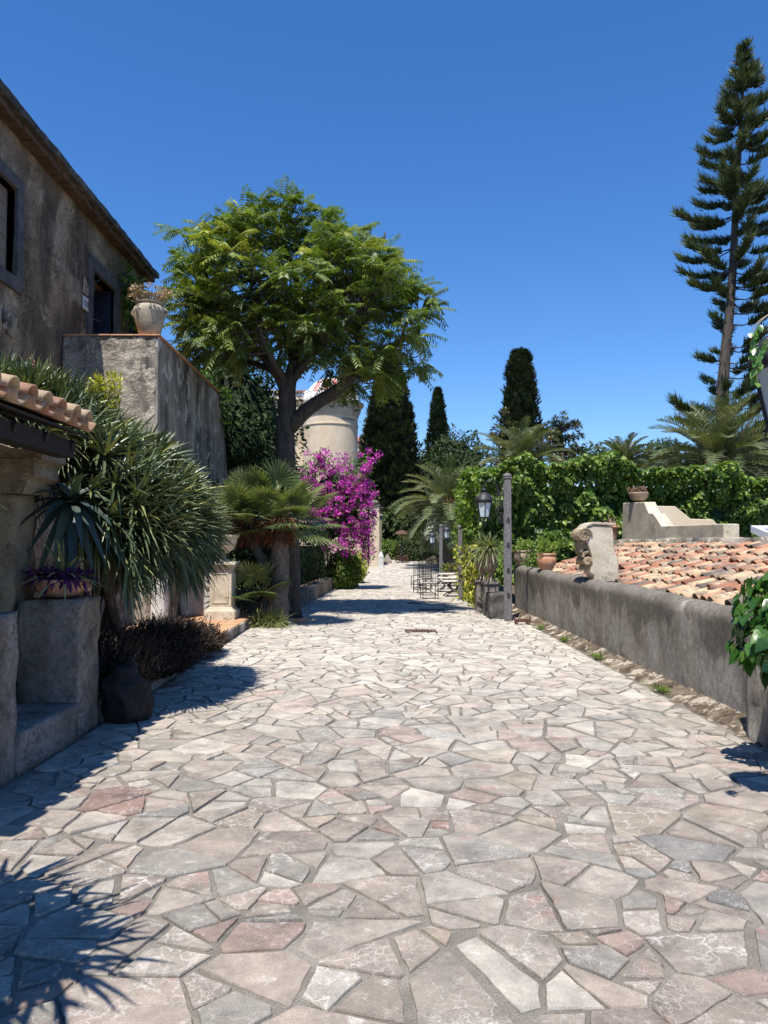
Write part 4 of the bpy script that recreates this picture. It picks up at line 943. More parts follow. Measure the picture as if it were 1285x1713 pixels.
# planter and hedge along the left beyond the tree
mb = MB(); n = 30; V = []; F = []
for i in range(n + 1):
    y = 17.3 + i * .36; x = -1.98 + .42 * (i / n) ** 1.2
    V += [(x, y, -.05), (x, y, .42), (x - .26, y, .43), (x - .26, y, -.05)]
for i in range(n):
    for k in range(3): F.append((i * 4 + k, i * 4 + k + 1, i * 4 + 5 + k, i * 4 + 4 + k))
F += [(0, 3, 2, 1), (n * 4, n * 4 + 1, n * 4 + 2, n * 4 + 3)]
tag(mb.add(V, F).rough(.02, 3).build('planter_wall', MAT['cement'], origin=(-1.9, 22, 0), smooth=False), 'low curving dark kerb wall holding the clipped hedge by the path', 'planter wall')
def hedge_box(name, label, cat, pts, h0, h1, thick, n, size, mat, over=0.0, kind='ivy', seed=0, lump=.18, tint=(.45, .25), topw=None, group=None, ar=.85):
    """leafy wall following pts (ground line of its front face), leaning out by `over` at the top"""
    P2 = [Vector((p[0], p[1], 0)) for p in pts]; seg = [(a, b, (b - a).length) for a, b in zip(P2, P2[1:])]; tot = sum(s[2] for s in seg)
    g = zg(P2[0].y); h = thing(name, (P2[0].x, P2[0].y, g), label, cat, group); lb = LB()
    f = rng.random(n); part = rng.random(n); PP = np.zeros((n, 3)); NN = np.zeros((n, 3))
    hf = (h1 - h0) / ((h1 - h0) + thick)
    for i in range(n):
        s = f[i] * tot
        for a, b, l in seg:
            if s <= l: break
            s -= l
        d = (b - a) / l; nn = Vector((d.y, -d.x, 0)); p = a + d * min(s, l)
        if part[i] < hf:
            t = part[i] / hf; hh = h1 - .30 * min(1, max(0, (p.x - 4.5) / 5)); z = h0 + (hh - h0) * t; o = over * t ** 1.3; nv = nn + Vector((0, 0, .35))
            if t > .86: nv = nn * .6 + Vector((0, 0, .8))
        else:
            w = (part[i] - hf) / (1 - hf) * thick; z = h1 - .30 * min(1, max(0, (p.x - 4.5) / 5)); o = over - w; nv = Vector((0, 0, 1)) + nn * .2
        k = mnoise.noise(Vector((p.x * 1.1 + seed, p.y * 1.1, z * 1.2))) * lump * 1.6 + mnoise.noise(Vector((p.x * 3 + seed, p.y * 3, z * 3))) * lump
        p = p + nn * o + Vector((0, 0, z)) + nv.normalized() * (k - .25 * random.random() ** 2)
        PP[i] = p; NN[i] = nv
    PP[:, 2] += np.array([zg(y) for y in PP[:, 1]])
    D = nrm(np.array([0, 0, -.75]) + NN * .25 + rdir(n) * .8); L = size * rng.uniform(.6, 1.35, n)
    lb.add(PP, D, nrm(NN + rdir(n) * .55), L, L * ar, kind, np.clip(rng.normal(tint[0], tint[1], n), 0, 1), .12)
    for a, b, l in seg:
        d = (b - a) / l; nn = Vector((d.y, -d.x, 0)); e = .30
        q = [a - nn * e, b - nn * e, b - nn * (thick - .1), a - nn * (thick - .1)]
        V = [v + Vector((0, 0, h0)) for v in q] + [v + nn * (over * .8 if i < 2 else 0) + Vector((0, 0, h1 - .62)) for i, v in enumerate(q)]
        lb.mesh(MB().add(V, [(0, 3, 2, 1), (4, 5, 6, 7), (0, 1, 5, 4), (1, 2, 6, 5), (2, 3, 7, 6), (3, 0, 4, 7)]), 0.0)  # dark core box carries the inner shade in its colour
    lb.build('foliage', mat, h); return h
hedge_box('hedge', 'dark clipped hedge growing behind the low curving kerb wall', 'hedge', [(-1.72, 28.0), (-2.05, 21), (-2.2, 18.4)][::-1], .4, 2.15, 1.6, 9000, .075, MAT['darkleaf'], .1, 'leaf', 3, ar=.55)
leafy('shrub', 'rounded shrub with russet tips bulging onto the path below the bougainvillea', 'shrub', (-1.28, 27.6, .62), (.62, .7, .75), 5200, .085, MAT['vine'], trunk=False, seed=4, lump=.2, flowers=(MAT['rusty'], 420, .09))
leafy('shrub', 'small yellow-green shrub under the bougainvillea, behind the russet-tipped one', 'shrub', (-1.12, 31.5, .6), (.6, .7, .7), 3000, .1, MAT['yellow'], trunk=False, seed=6, lump=.3, tint=(.25, .25))
# bougainvillea
def bougainvillea():
    h = thing('bougainvillea', (-1.6, 27, 0), 'magenta flowering bougainvillea tumbling over the hedge beside the path', 'bougainvillea')
    q = lambda px, py, dd=0: np.array(at(px, py, 27 + dd)); lb = LB(); gb = LB(); st = MB()
    cs = []
    def inside(px, py):
        if py < 775: return 505 < px < 618 and random.random() < .2
        if py < 805: return 500 < px < 618 and random.random() < .5
        if py < 850: return 498 < px < 622
        if py < 890: return 512 < px < 628
        return 540 < px < 602
    while len(cs) < 380:
        px, py = random.uniform(495, 632), random.uniform(752, 928)
        if inside(px, py) and (py < 890 or random.random() < (px - 520) / 90): cs.append(q(px, py, random.uniform(-.8, .8)))
    for k in range(11):                         # long arching sprays at the top and right
        a = q(random.uniform(505, 610), random.uniform(790, 850), random.uniform(-.5, .5)); dr = np.array([random.uniform(-.3, .7), random.uniform(-.2, .1), random.uniform(.5, 1.1)])
        L = random.uniform(.7, 1.3)
        for u in np.linspace(.2, 1, 7): cs.append(a + dr * L * u - np.array([0, 0, .35 * u * u]))
        st.tube([tuple(a + dr * L * u - np.array([0, 0, .35 * u * u])) for u in np.linspace(0, 1, 6)], .01, 4)
    for k in range(5):                          # hanging trails, lower right
        a = q(random.uniform(585, 618), random.uniform(868, 900), random.uniform(-.6, 0))
        for u in np.linspace(0, 1, 6): cs.append(a + np.array([.12 * u, 0, -.75 * u]))
    cs = np.array(cs); dens = 40
    clumps(lb, cs, dens, (.13, .15, .11), .062, 'leaf', .1, None, (0, -.5, .4), .8)
    clumps(gb, cs[::1] + np.array([0, .1, -.02]), 13, (.2, .2, .18), .085, 'leaf', .2, (.5, .25), (0, -.3, .3))
    clumps(gb, [q(random.uniform(500, 612), random.uniform(765, 900), random.uniform(0, .9)) for _ in range(170)], 22, (.25, .2, .22), .09, 'leaf', .2, (.3, .2))
    gb.mesh(blob_core(tuple(q(560, 850, .35)), (.85, .6, 1.1), .3, 3), 0)
    for k in range(7): st.tube(catmull([(-1.9 + random.uniform(-.3, .3), 27.2, 0), tuple(q(random.uniform(520, 590), 870, .3)), tuple(q(random.uniform(510, 600), 790, .2))], 5), .03, 5)
    lb.build('bracts', MAT['magenta'], h); gb.build('foliage', MAT['vine'], h); st.build('stems', MAT['trunk'], h)
bougainvillea()

# ------------------------------------------------------------------ tower house
def tower():
    c = at(553, 800, 46); R_ = 1.63; top = at(553, 700, 46).z; zc = at(553, 668, 44.4).z; g = zg(46)
    h = thing('round_tower', (c.x, c.y, g), 'cream round tower with heavy cornice and pink and white dome, half hidden by the tree', 'tower')
    MB().lathe([(R_, g - .2), (R_, top - .55), (R_ + .05, top - .55), (R_ + .05, top - .48), (R_, top - .46), (R_, top)], (c.x, c.y, 0), 64).build('wall', MAT['cream'], h, angle=35)
    k = zc - top
    MB().lathe([(R_ + .01, top), (R_ + .06, top + .05), (R_ + .06, top + .13), (R_ + .16, top + k * .4), (R_ + .20, top + k * .55), (R_ + .20, top + k * .68), (R_ + .36, top + k * .82), (R_ + .38, top + k * .97), (R_ + .30, top + k), (.2, top + k + .05)], (c.x, c.y, 0), 64).build('cornice', MAT['cornice'], h, angle=40)
    dm = []; z0 = zc + .05
    d = MB()
    n = 28
    for i in range(n):                       # white merlon-like balusters round the drum
        a = 2 * math.pi * i / n; x, y = c.x + (R_ - .1) * math.cos(a), c.y + (R_ - .1) * math.sin(a)
        d.lathe([(.07, 0), (.11, .06), (.11, .40), (.05, .48), (.08, .56), (.02, .68)], (x, y, z0), 8, a0=a)
    d.lathe([(R_ - .16, 0), (R_ - .16, .5), (R_ - .3, .5)], (c.x, c.y, z0), 40)
    d.build('balustrade', MAT['whitetrim'], h, angle=40)
    MB().lathe([((R_ - .22) * math.cos(t), .1 + 1.35 * math.sin(t)) for t in np.linspace(0, 1.5, 12)], (c.x, c.y, z0), 40).build('dome', MAT['domepink'], h, angle=50)
    rb = MB()
    for i in range(12):
        a = 2 * math.pi * i / 12 + .1
        rb.tube([(c.x + (R_ - .2) * math.cos(t) * math.cos(a), c.y + (R_ - .2) * math.cos(t) * math.sin(a), z0 + .1 + 1.36 * math.sin(t)) for t in np.linspace(0, 1.5, 10)], .09, 6)
    rb.build('dome_ribs', MAT['whitetrim'], h, smooth=True)
    fr = MB()                                # small moulded frieze pattern under the cornice
    for i in range(9):
        a = R(-62 + i * 4.2); z = top - .22
        pts = [(c.x + (R_ + .006) * math.cos(a + .022 * math.cos(t)), c.y + (R_ + .006) * math.sin(a + .022 * math.cos(t)), z + .06 * math.sin(t)) for t in np.linspace(0, 6.28, 10)]
        fr.tube(pts, .012, 4)
    fr.build('frieze', MAT['darkstone'], h)
    # wing to the left with drainpipe
    w = thing('tower_wing', (c.x - 3, 47, g), 'cream wing of the villa with a tiled eave, left of the round tower', 'house')
    x1 = c.x - R_ + .15; zt = at(480, 672, 47).z
    MB().box(x1 - 6.0, x1, 46.6, 52, g - .2, zt).build('wall', MAT['cream'], w)
    MB().box(x1 - 6.1, x1 + .02, 46.4, 52.1, zt + .003, zt + .16).box(x1 - 6.05, x1 + .01, 46.5, 52, zt + .163, zt + .3).build('cornice', MAT['cornice'], w, bevel=.02)
    lb = LB(); tile_roof(lb, (x1 - 6.0, 46.45, zt + .34), (1, 0, 0), (0, .9, .3), 26, 4, .23, .42, .1, .02); lb.build('roof', MAT['tiles'], w)
    MB().tube([(x1 - .12, 46.5, zt - .05), (x1 - .12, 46.5, g)], .05, 8).build('drainpipe', MAT['terracotta'], w)
    MB().box(x1 - .75, x1 - .3, 46.57, 46.7, 5.2, 5.9).build('window', MAT['soffit'], w, bevel=.01)
tower()
def tower2():
    c = at(594, 800, 54); R_ = 1.06; zc = at(594, 757, 53).z; g = zg(54)
    h = thing('domed_turret', (c.x, c.y, g), 'smaller turret with plain pink dome just right of the round tower', 'tower')
    MB().lathe([(R_, g), (R_, zc - .5), (R_ + .08, zc - .45), (R_ + .08, zc - .3), (R_ + .2, zc - .05), (R_ + .2, zc), (.1, zc + .01)], (c.x, c.y, 0), 40).build('wall', MAT['cornice'], h, angle=40)
    MB().lathe([(.88 * math.cos(t), 1.3 * math.sin(t)) for t in np.linspace(0, 1.52, 12)], (c.x - .05, c.y, zc + .02), 36).build('dome', MAT['domepink'], h, angle=50)
    f = MB()
    for a in (-2.2, -1.15, -.35, .4, 1.2):
        x, y = c.x + .95 * math.cos(a), c.y + .95 * math.sin(a)
        f.lathe([(.2, 0), (.2, .35), (.26, .40), (.2, .5), (.08, .62), (.13, .72), (.02, .98)], (x, y, zc + .012), 10)
    f.build('finials', MAT['whitetrim'], h, angle=40)
tower2()
def gate():
    g = zg(44); x1 = at(615, 900, 44).x; x0 = at(540, 900, 44).x; zt = at(620, 850, 44).z
    tag(MB().gridbox(x0, x1, 43.6, 44.1, g - .1, zt - .02, .15).rough(.015, 3).build('garden_wall', MAT['cream'], origin=((x0 + x1) / 2, 43.8, g), smooth=False), 'cream garden wall behind the bougainvillea, stained at its foot', 'wall')
    a, b = at(618.0, 900, 42.6).x, at(634.5, 900, 42.6).x
    p = thing('gate_pier', ((a + b) / 2, 42.7, g), 'tall cream gate pier with grey cap at the end of the path', 'pier')
    MB().gridbox(a, b, 42.45, 42.95, g - .1, zt, .12).rough(.01, 3).build('shaft', MAT['cream'], p)
    MB().box(a - .06, b + .06, 42.39, 43.01, zt + .003, zt + .12).build('cap', MAT['darkstone'], p, bevel=.02)
    u = [(.10, 0), (.16, .03), (.23, .1), (.2, .2), (.09, .26), (.07, .33), (.13, .42), (.16, .58), (.27, .70), (.27, .74), (.2, .74)]
    t = thing('urn', ((a + b) / 2, 42.7, zt + .125), 'grey stone vase on top of the cream gate pier', 'urn'); MB().lathe(u, t.location, 20).build('bowl', MAT['cement'], t, angle=40)
    x, y = at(636.5, 900, 46).x, 46
    t = thing('vase_pillar', (x, y, zg(46)), 'darker stone pillar with a vase standing just behind the cream gate pier', 'pillar')
    MB().box(x - .09, x + .09, y - .09, y + .09, zg(46), 3.2).build('shaft', MAT['cement'], t, bevel=.02); MB().lathe([(r * .85, z * .8) for r, z in u], (x, y, 3.202), 18).build('vase', MAT['cement'], t, angle=40)
    x = at(637.5, 930, 42).x; g2 = zg(42)
    t = thing('white_bollard', (x, 42, g2), 'short square white bollard with pyramid top against the gate pier', 'bollard')
    MB().box(x - .14, x + .14, 41.86, 42.14, g2 - .02, g2 + .55).build('shaft', MAT['white'], t, bevel=.02); MB().lathe([(.2, 0), (.2, .06), (.03, .34)], (x, 42, g2 + .552), 4, a0=.785).build('top', MAT['white'], t)
    x = at(648, 940, 45).x; g2 = zg(45)
    t = thing('stone_pyramid', (x, 45, g2), 'low dark stone pyramid beside the white bollard', 'bollard'); MB().lathe([(.40, 0), (.38, .12), (.04, .55)], (x, 45, g2), 4, a0=.785).build('block', MAT['cement'], t, bevel=.01)
gate()
# ------------------------------------------------------------------ far trees
def cypress(px, pw, ptop, d, n, seed, label, lean=0.0, blunt=.62):
    c = at(px, 800, d); w = pw * d / FPX / 2; z1 = at(px, ptop, d).z; g = zg(d)
    h = thing('cypress', (c.x, d, g), label, 'cypress', 'dark cypresses')
    u = rng.random(n) ** .85; a = rng.random(n) * 6.283
    def prof(u): return np.minimum(1, .62 + 1.6 * u) * np.clip((1 - u) * 2.1, 0, 1) ** blunt * (1 - .25 * u) + .04
    lump = np.array([1 + .42 * mnoise.noise(Vector((math.cos(x) * 2 + seed, math.sin(x) * 2, y * 13))) + .40 * mnoise.noise(Vector((math.cos(x) * 5 + seed, math.sin(x) * 5, y * 34))) for x, y in zip(a, u)])
    r = w * prof(u) * lump * (1 - .16 * rng.random(n) ** 2)
    P = np.stack([c.x + np.cos(a) * r + lean * u, d + np.sin(a) * r, g + .5 + u * (z1 - g - .5)], 1)
    D = nrm(np.stack([np.cos(a) * .7, np.sin(a) * .7, np.full(n, .9)], 1) + rdir(n) * .5); L = w * .20 * rng.uniform(.6, 1.3, n) + .10
    lb = LB(); lb.add(P, D, nrm(np.stack([np.cos(a), np.sin(a), np.full(n, -.2)], 1) + rdir(n) * .4), L, L * .42, 'diamond', np.clip(rng.normal(.45, .28, n), 0, 1))
    uu = np.linspace(0, 1, 14)
    mb = MB().lathe([(max(.02, w * float(prof(np.array([t]))[0]) * .74), float(.5 + t * (z1 - g - .5))) for t in uu], (c.x, d, g), 18).rough(w * .1, 1.3, seed)
    for i, v in enumerate(mb.v): mb.v[i] = (v[0] + lean * (v[2] - g) / (z1 - g), v[1], v[2])
    lb.mesh(mb, 0.0); lb.build('crown', MAT['cypress'], h)  # darkest-tint core paints the shade in the crevices
    MB().tube([(c.x, d, g - .1), (c.x, d, g + 1.2)], [.25, .2], 9).build('trunk', MAT['trunk'], h)
cypress(652, 88, 598, 52, 21000, 1, 'broad tall cypress right of the domed towers')
cypress(733, 46, 652, 62, 9000, 5, 'slim lone cypress rising between the broad one and the palm')
cypress(872, 66, 590, 46, 14000, 9, 'blunt-topped cypress rising behind the palm and the ivy hedge', 0, .28)
for (px, py, d, rx, rz, n, lab, sd) in (
    (700, 830, 56, 2.9, 3.2, 9000, 'dark bushy tree behind the palm, left of the slim cypress foot', 3), (765, 800, 60, 2.6, 3.6, 7000, 'dark tree between the slim cypress and the drooping palm', 8),
    (640, 800, 57, 2.2, 4.2, 7000, 'dark evergreen filling the gap beside the pink domed turret', 12), (668, 880, 50, 1.3, 1.5, 4000, 'mid-green tree with lighter leaves just right of the gate pier', 14),
    (740, 905, 54, 1.8, 2.2, 4500, 'dark shrub mass under the drooping palm', 15)):
    c = at(px, py, d); leafy('evergreen_tree', lab, 'tree', (c.x, d, c.z), (rx, 1.8, rz), n, .26, MAT['far'], lump=.3, seed=sd, down=.1, tint=(.35 if sd != 14 else .7, .25))
c = at(690, 916, 47); leafy('round_bush', 'round clipped bush with a rust-coloured patch at the end of the path', 'bush', (c.x, 47, zg(47) + .75), (1.02, .9, 1.15), 6500, .11, MAT['far'], trunk=False, seed=21, lump=.08, flowers=(MAT['rusty'], 420, .1))
c = at(745, 915, 50); leafy('round_bush', 'dark bush beside the round clipped one, under the palm', 'bush', (c.x, 50, zg(50) + .6), (1.2, .9, 1.1), 3500, .13, MAT['far'], trunk=False, seed=22, lump=.2, tint=(.3, .2))
c = at(655, 925, 48); leafy('small_shrub', 'bright green leafy shrub between the white bollard and the heater', 'shrub', (c.x, 48, zg(48) + .5), (.7, .6, .7), 1500, .16, MAT['vine'], trunk=False, seed=23, lump=.3, core=.6)
c = at(600, 935, 38); leafy('small_shrub', 'low yellowish bush at the foot of the stained garden wall', 'shrub', (-1.35, 36, .45), (.6, .6, .5), 2200, .11, MAT['vine'], trunk=False, seed=24, lump=.3, tint=(.8, .2))
# magnolias
def magnolia(px, py, d, rx, rz, n, seed, label):
    c = at(px, py, d); h = thing('magnolia', (c.x, d, 0), label, 'tree'); lb = LB(); tr = MB()
    tr.tube([(c.x, d, 0), (c.x + .1, d, c.z - rz * .5), (c.x, d, c.z + rz * .6)], [.2, .14, .05], 8)
    for k in range(n):
        e = Vector(rng.normal(size=3)).normalized(); e.z *= 1.0; k_ = random.random() ** .4
        t = c + Vector((e.x * rx * k_, e.y * 1.1 * k_, e.z * rz * k_)) ; s = Vector((c.x, d, min(t.z - .3, c.z + rz * .5)))
        tr.tube([s, s.lerp(t, .5), t], [.03, .022, .012], 4, cap=False)
        strap_rosette(lb, t, (t - c).normalized() + Vector((0, 0, .6)), 20, .24, .085, 15, 95, .1, (.45, .3), 'diamond')
        strap_rosette(lb, t - (t - s).normalized() * .25, (t - c).normalized() + Vector((0, 0, .3)), 14, .22, .08, 30, 100, .1, (.4, .3), 'diamond')
    tr.build('trunk', MAT['trunk'], h); lb.build('crown', MAT['magnolia'], h)
magnolia(845, 735, 40, .9, 1.6, 46, 1, 'open bronze-green magnolia left of the blunt cypress')
magnolia(938, 735, 40, 1.25, 1.55, 75, 2, 'airy magnolia with bronze leaf undersides right of the blunt cypress')
# date palms
def date_palm(px, py, d, L, n, seed, label, fruit=0, lw=.028, low=-65):
    c = at(px, py, d); h = thing('date_palm', (c.x, d, 0), label, 'palm', 'feather palms'); lb = LB()
    for i in range(n):
        az = i * 2.39996 + random.gauss(0, .15); u = (i + .5) / n; el = R(86 - (86 - low) * u ** .95 + random.gauss(0, 4)); l = L * random.uniform(.88, 1.08) * (.85 + .15 * math.sin(u * 3))
        m = 15; p = Vector(c) + Vector((math.cos(az) * .15, math.sin(az) * .15, -.25 * u)); e = el; pts = [p]; tans = []
        for k in range(m):
            tg = Vector((math.cos(az) * math.cos(e), math.sin(az) * math.cos(e), math.sin(e))); tans.append(tg); p = p + tg * (l / m); pts.append(p); e -= R(random.uniform(3.0, 5.2)) * (.35 + 1.25 * k / m) * (1.0 if el > 0 else .6)
        lb.mesh(MB().tube(pts[::3], [.032, .026, .02, .016, .012, .006], 4), .95)
        side = Vector((-math.sin(az), math.cos(az), 0)); q = 40; t = np.linspace(.13, .995, q) * m
        P = np.array([tuple(pts[int(x)].lerp(pts[min(m, int(x) + 1)], x - int(x))) for x in t]); T = np.array([tuple(tans[min(m - 1, int(x))]) for x in t])
        U = nrm(np.cross(np.array(side), T) * -1); U *= np.sign(U[:, 2:3] + 1e-6) if abs(el) < 1.2 else 1
        f = t / m; ll = L * .23 * np.clip(np.sin((f * .86 + .10) * math.pi), .15, 1) ** .6
        ti = np.clip(rng.normal(.42, .12) + rng.normal(0, .10, q), 0, 1)
        for s_ in (-1, 1):
            lb.add(P, np.array(side) * s_ * .72 + T * .62 + U * .42 + rng.normal(0, .07, (q, 3)), U + np.array(side) * s_ * -.5, ll * rng.uniform(.9, 1.1, q), lw * 1.05, 'blade', ti, .22)
    lb.build('crown', MAT['date'], h)
    MB().tube([(c.x, d, -.1), (c.x, d, c.z * .5), (c.x, d, c.z - .4), (c.x, d, c.z + .1)], [.28, .25, .27, .12], 12).rough(.04, 6).build('trunk', MAT['palmtrunk'], h, smooth=True)
    if fruit:
        for k in range(fruit):
            fb = LB(); a = random.uniform(3.4, 6.0); e = Vector(c) + Vector((math.cos(a) * .35, math.sin(a) * .35, random.uniform(-.5, .1)))
            m = 130; fb.add(np.array(e) + rng.normal(0, .05, (m, 3)), np.array([math.cos(a), math.sin(a), -.5]) + rng.normal(0, .5, (m, 3)), rdir(m), rng.uniform(.15, .38, m), .022, 'blade', None, .5)
            fb.build('fruit_stalk', MAT['orange'], h)
    return h
date_palm(750, 838, 41, 2.9, 72, 1, 'drooping feather palm at the far end of the ivy hedge', 2, .042, -75)
date_palm(872, 772, 35, 2.3, 60, 2, 'feather palm rising behind the ivy hedge in front of the blunt cypress', 0, .03, -30)
date_palm(1043, 770, 37, 1.6, 44, 3, 'small feather palm just above the ivy hedge, left of the big one', 0, .03, -20)
date_palm(1203, 768, 28, 2.85, 84, 4, 'largest feather palm with orange fruit stalks, at the foot of the tall pine', 9, .034, -50)
for (px, py, d, rx, rz, n, sd, lab, sz) in ((1112, 765, 40, 1.6, .9, 3200, 31, 'scrubby grey-green trees left of the largest palm', .16), (985, 775, 42, 1.6, .9, 2600, 32, 'low green tree behind the hedge beside the airy magnolia', .2), (1268, 800, 33, 1.3, 1.5, 5200, 33, 'dark shrub in deep shade at the right edge behind the largest palm', .16)):
    c = at(px, py, d); leafy('evergreen_tree', lab, 'tree', (c.x, d, c.z), (rx, 1.2, rz), n, sz, MAT['far'], lump=.4, seed=sd, core=.55 if sd != 33 else .85, tint=(.55 if sd != 33 else .2, .3))
# Cook pine
def cook_pine():
    d = 35; h = thing('cook_pine', (at(1208, 800, d).x, d, 0), 'very tall narrow column pine at the right edge', 'pine'); q = lambda px, py: at(px, py, d)
    axis = catmull([Vector((q(1206, 800).x, d, -.1)), q(1208, 700), q(1213, 600), q(1224, 480), q(1232, 330), q(1240, 190), q(1246, 76)], 8); m = len(axis)
    tr = MB().tube(axis, [.34 * (1 - .93 * (i / m) ** .9) + .015 for i in range(m)], 12); lb = LB()
    ztop = axis[-1].z; cum = np.array([a.z for a in axis])
    def ax(z):
        i = int(np.clip(np.searchsorted(cum, z) - 1, 0, m - 2)); t = (z - cum[i]) / max(1e-6, cum[i + 1] - cum[i]); return axis[i].lerp(axis[i + 1], t)
    def width(z, right):
        v = 910 - (z - 1.6) * FPX / d                # how far the boughs reach, read off against height
        xs = [70, 130, 200, 280, 340, 420, 450, 500, 560, 600, 660, 688, 705, 760]
        ls = [.2, .95, 1.4, 1.65, 2.4, 2.4, 2.1, .9, .5, .95, 1.2, 3.1, 1.6, 1.0]; rs = [.2, .95, 1.35, 1.65, 2.2, 2.4, 2.5, 2.5, 2.2, 2.0, 2.1, 2.1, 2.1, 2.0]
        return np.interp(v, xs, rs if right else ls)
    z = ztop - .15; k = 0
    while z > 4.6:
        v = 910 - (z - 1.6) * FPX / d; nb = random.randint(5, 8)
        for b in range(nb):
            az = b * 6.283 / nb + k * .55 + random.gauss(0, .35); cx = math.cos(az); w = width(z, cx > 0); L = w * random.uniform(.68, 1.12) * (1 if abs(cx) > .3 else .85)
            if v > 480 and cx < -.2 and random.random() < .86 and not (580 < v < 625 or v > 665): continue
            if 640 > v > 480 and cx > 0 and random.random() < .15: continue
            zz = z + random.gauss(0, .17); p0 = ax(zz); dr = Vector((cx, math.sin(az), 0))
            pt = lambda t: p0 + dr * (L * t) + Vector((0, 0, L * (-.16 * math.sin(t * 2.4) + .20 * t * t)))
            tr.tube([pt(t) for t in (0, .35, .7, 1)], [.045 * min(1, L), .03, .02, .01], 4, cap=False)
            nt = max(3, int(L * 6.5)); sx = Vector((-dr.y, dr.x, 0))
            for t in np.linspace(.30 if v < 470 else .5, 1.0, nt):
                o = pt(t); fl = .36 * (.75 + .45 * t) * min(1, .5 + L * .5); mm = 30
                sd = rng.normal(0, 1, mm); D = np.array(dr)[None] * rng.uniform(.3, 1.2, (mm, 1)) + np.array(sx)[None] * sd[:, None] * .9 + np.array([0, 0, 1.]) * rng.uniform(.1, 1.1, (mm, 1))
                lb.add(np.array(o) + rng.normal(0, .05, (mm, 3)), D, rdir(mm), fl * rng.uniform(.6, 1.3, mm), .042, 'blade', np.clip(rng.normal(.25 + .45 * t ** 2, .2, mm), 0, 1), -.3)
        z -= .50 if v < 200 else (.80 if v < 470 else .70); k += 1
    for i in range(120):                              # stubs of shed boughs
        zz = random.uniform(6.5, 15); p = ax(zz); a = random.random() * 6.28; r = .30 * (1 - (zz / ztop) * .8)
        tr.tube([p, p + Vector((math.cos(a) * (r + .16), math.sin(a) * (r + .16), .03))], [.04, .015], 4)
    tr.build('trunk', MAT['trunk'], h, smooth=True); lb.build('crown', MAT['pine'], h)
cook_pine()

# ------------------------------------------------------------------ right-hand side
def parapet():
    ys = np.arange(6.45, 18.45, .07); V = []; F = []; n = None
    for y in ys:
        zt = 1.005 + .009 * (y - 6.5) + .03 * mnoise.noise(Vector((y * .55, 3, 1))) + .012 * mnoise.noise(Vector((y * 2.3, 8, 1)))
        if 13.6 < y < 15.8: zt -= .02 * math.sin((y - 13.6) / 2.2 * math.pi)
        xf, xb = 3.22, 3.56
        prof = [(xf + .05, -.06)] + [(xf + .05 - .05 * t, -.06 + (zt - .05) * t) for t in np.linspace(.08, .96, 16)]
        prof += [(xf + .17 - .17 * math.cos(a), zt - .13 + .13 * math.sin(a)) for a in np.linspace(.2, 2.94, 10)] + [(xb, zt - .3), (xb, -.06)]
        n = len(prof)
        for (x, z) in prof: V.append((x, y, z))
    for j in range(len(ys) - 1):
        for i in range(n - 1): F.append((j * n + i, j * n + i + 1, (j + 1) * n + i + 1, (j + 1) * n + i))
    b = (len(ys) - 1) * n; F += [tuple(range(n))[::-1], tuple(range(b, b + n))]
    mb = MB().add(V, F).rough(.007, 2.2, 5, octs=4)
    tag(mb.build('parapet_wall', MAT['greywall'], origin=(3.38, 12, 0), smooth=True), 'long low rounded wall of stained grey cement along the right of the path', 'wall')
parapet()
tag(MB().gridbox(3.05, 3.6, 6.02, 6.44, -.05, .95, .06).rough(.02, 4).build('end_pier', MAT['greywall'], origin=(3.3, 6.2, 0), smooth=True), 'shaded end of the grey wall behind the hanging ivy', 'pier')
# ivy bush, near right
def ivy_bush():
    h = thing('ivy_bush', (2.95, 5.3, 0), 'glossy ivy bush spilling over the near end of the grey wall', 'ivy'); lb = LB(); st = MB()
    c = np.array([3.22, 5.35, 1.01]); r = np.array([.68, .42, .52]); n = 2300; d = rdir(n); d = d[(d[:, 2] > -.95)]; n = len(d)
    k = np.array([1 + .22 * mnoise.noise(Vector(v) * 2.6) for v in d]); P = c + d * r * (k * (1 - .22 * rng.random(n) ** 2))[:, None]
    D = nrm(np.array([0, 0, -.9]) + d * .35 + rdir(n) * .55); L = rng.uniform(.05, .105, n)
    lb.add(P, D, nrm(d * .9 + rdir(n) * .45 + np.array([-.1, -.2, .3])), L, L * .92, 'ivy', np.clip(rng.normal(.42, .25, n), 0, 1), .12)
    for kk in range(26):
        a = Vector((random.uniform(2.66, 3.3), random.uniform(4.98, 5.3), random.uniform(.55, .8))); m = random.randint(3, 7); pts = [a + Vector((.02 * math.sin(i), -.01 * i, -.05 * i)) for i in range(m)]
        st.tube(pts, .003, 4); Q = np.array([tuple(p) for p in pts]); lb.add(Q, np.array([0, 0, -1.]) + rdir(m) * .5, np.array([-.3, -1, .2]) + rdir(m) * .4, .075, .07, 'ivy', None, .1)
    lb.mesh(blob_core(c, r * .78, .2, 2), 0.0); st.tube([(3.2, 5.4, -.05), (3.15, 5.4, .9)], [.03, .02], 6)
    lb.build('leaves', MAT['gloss'], h); st.build('stems', MAT['twig'], h)
ivy_bush()
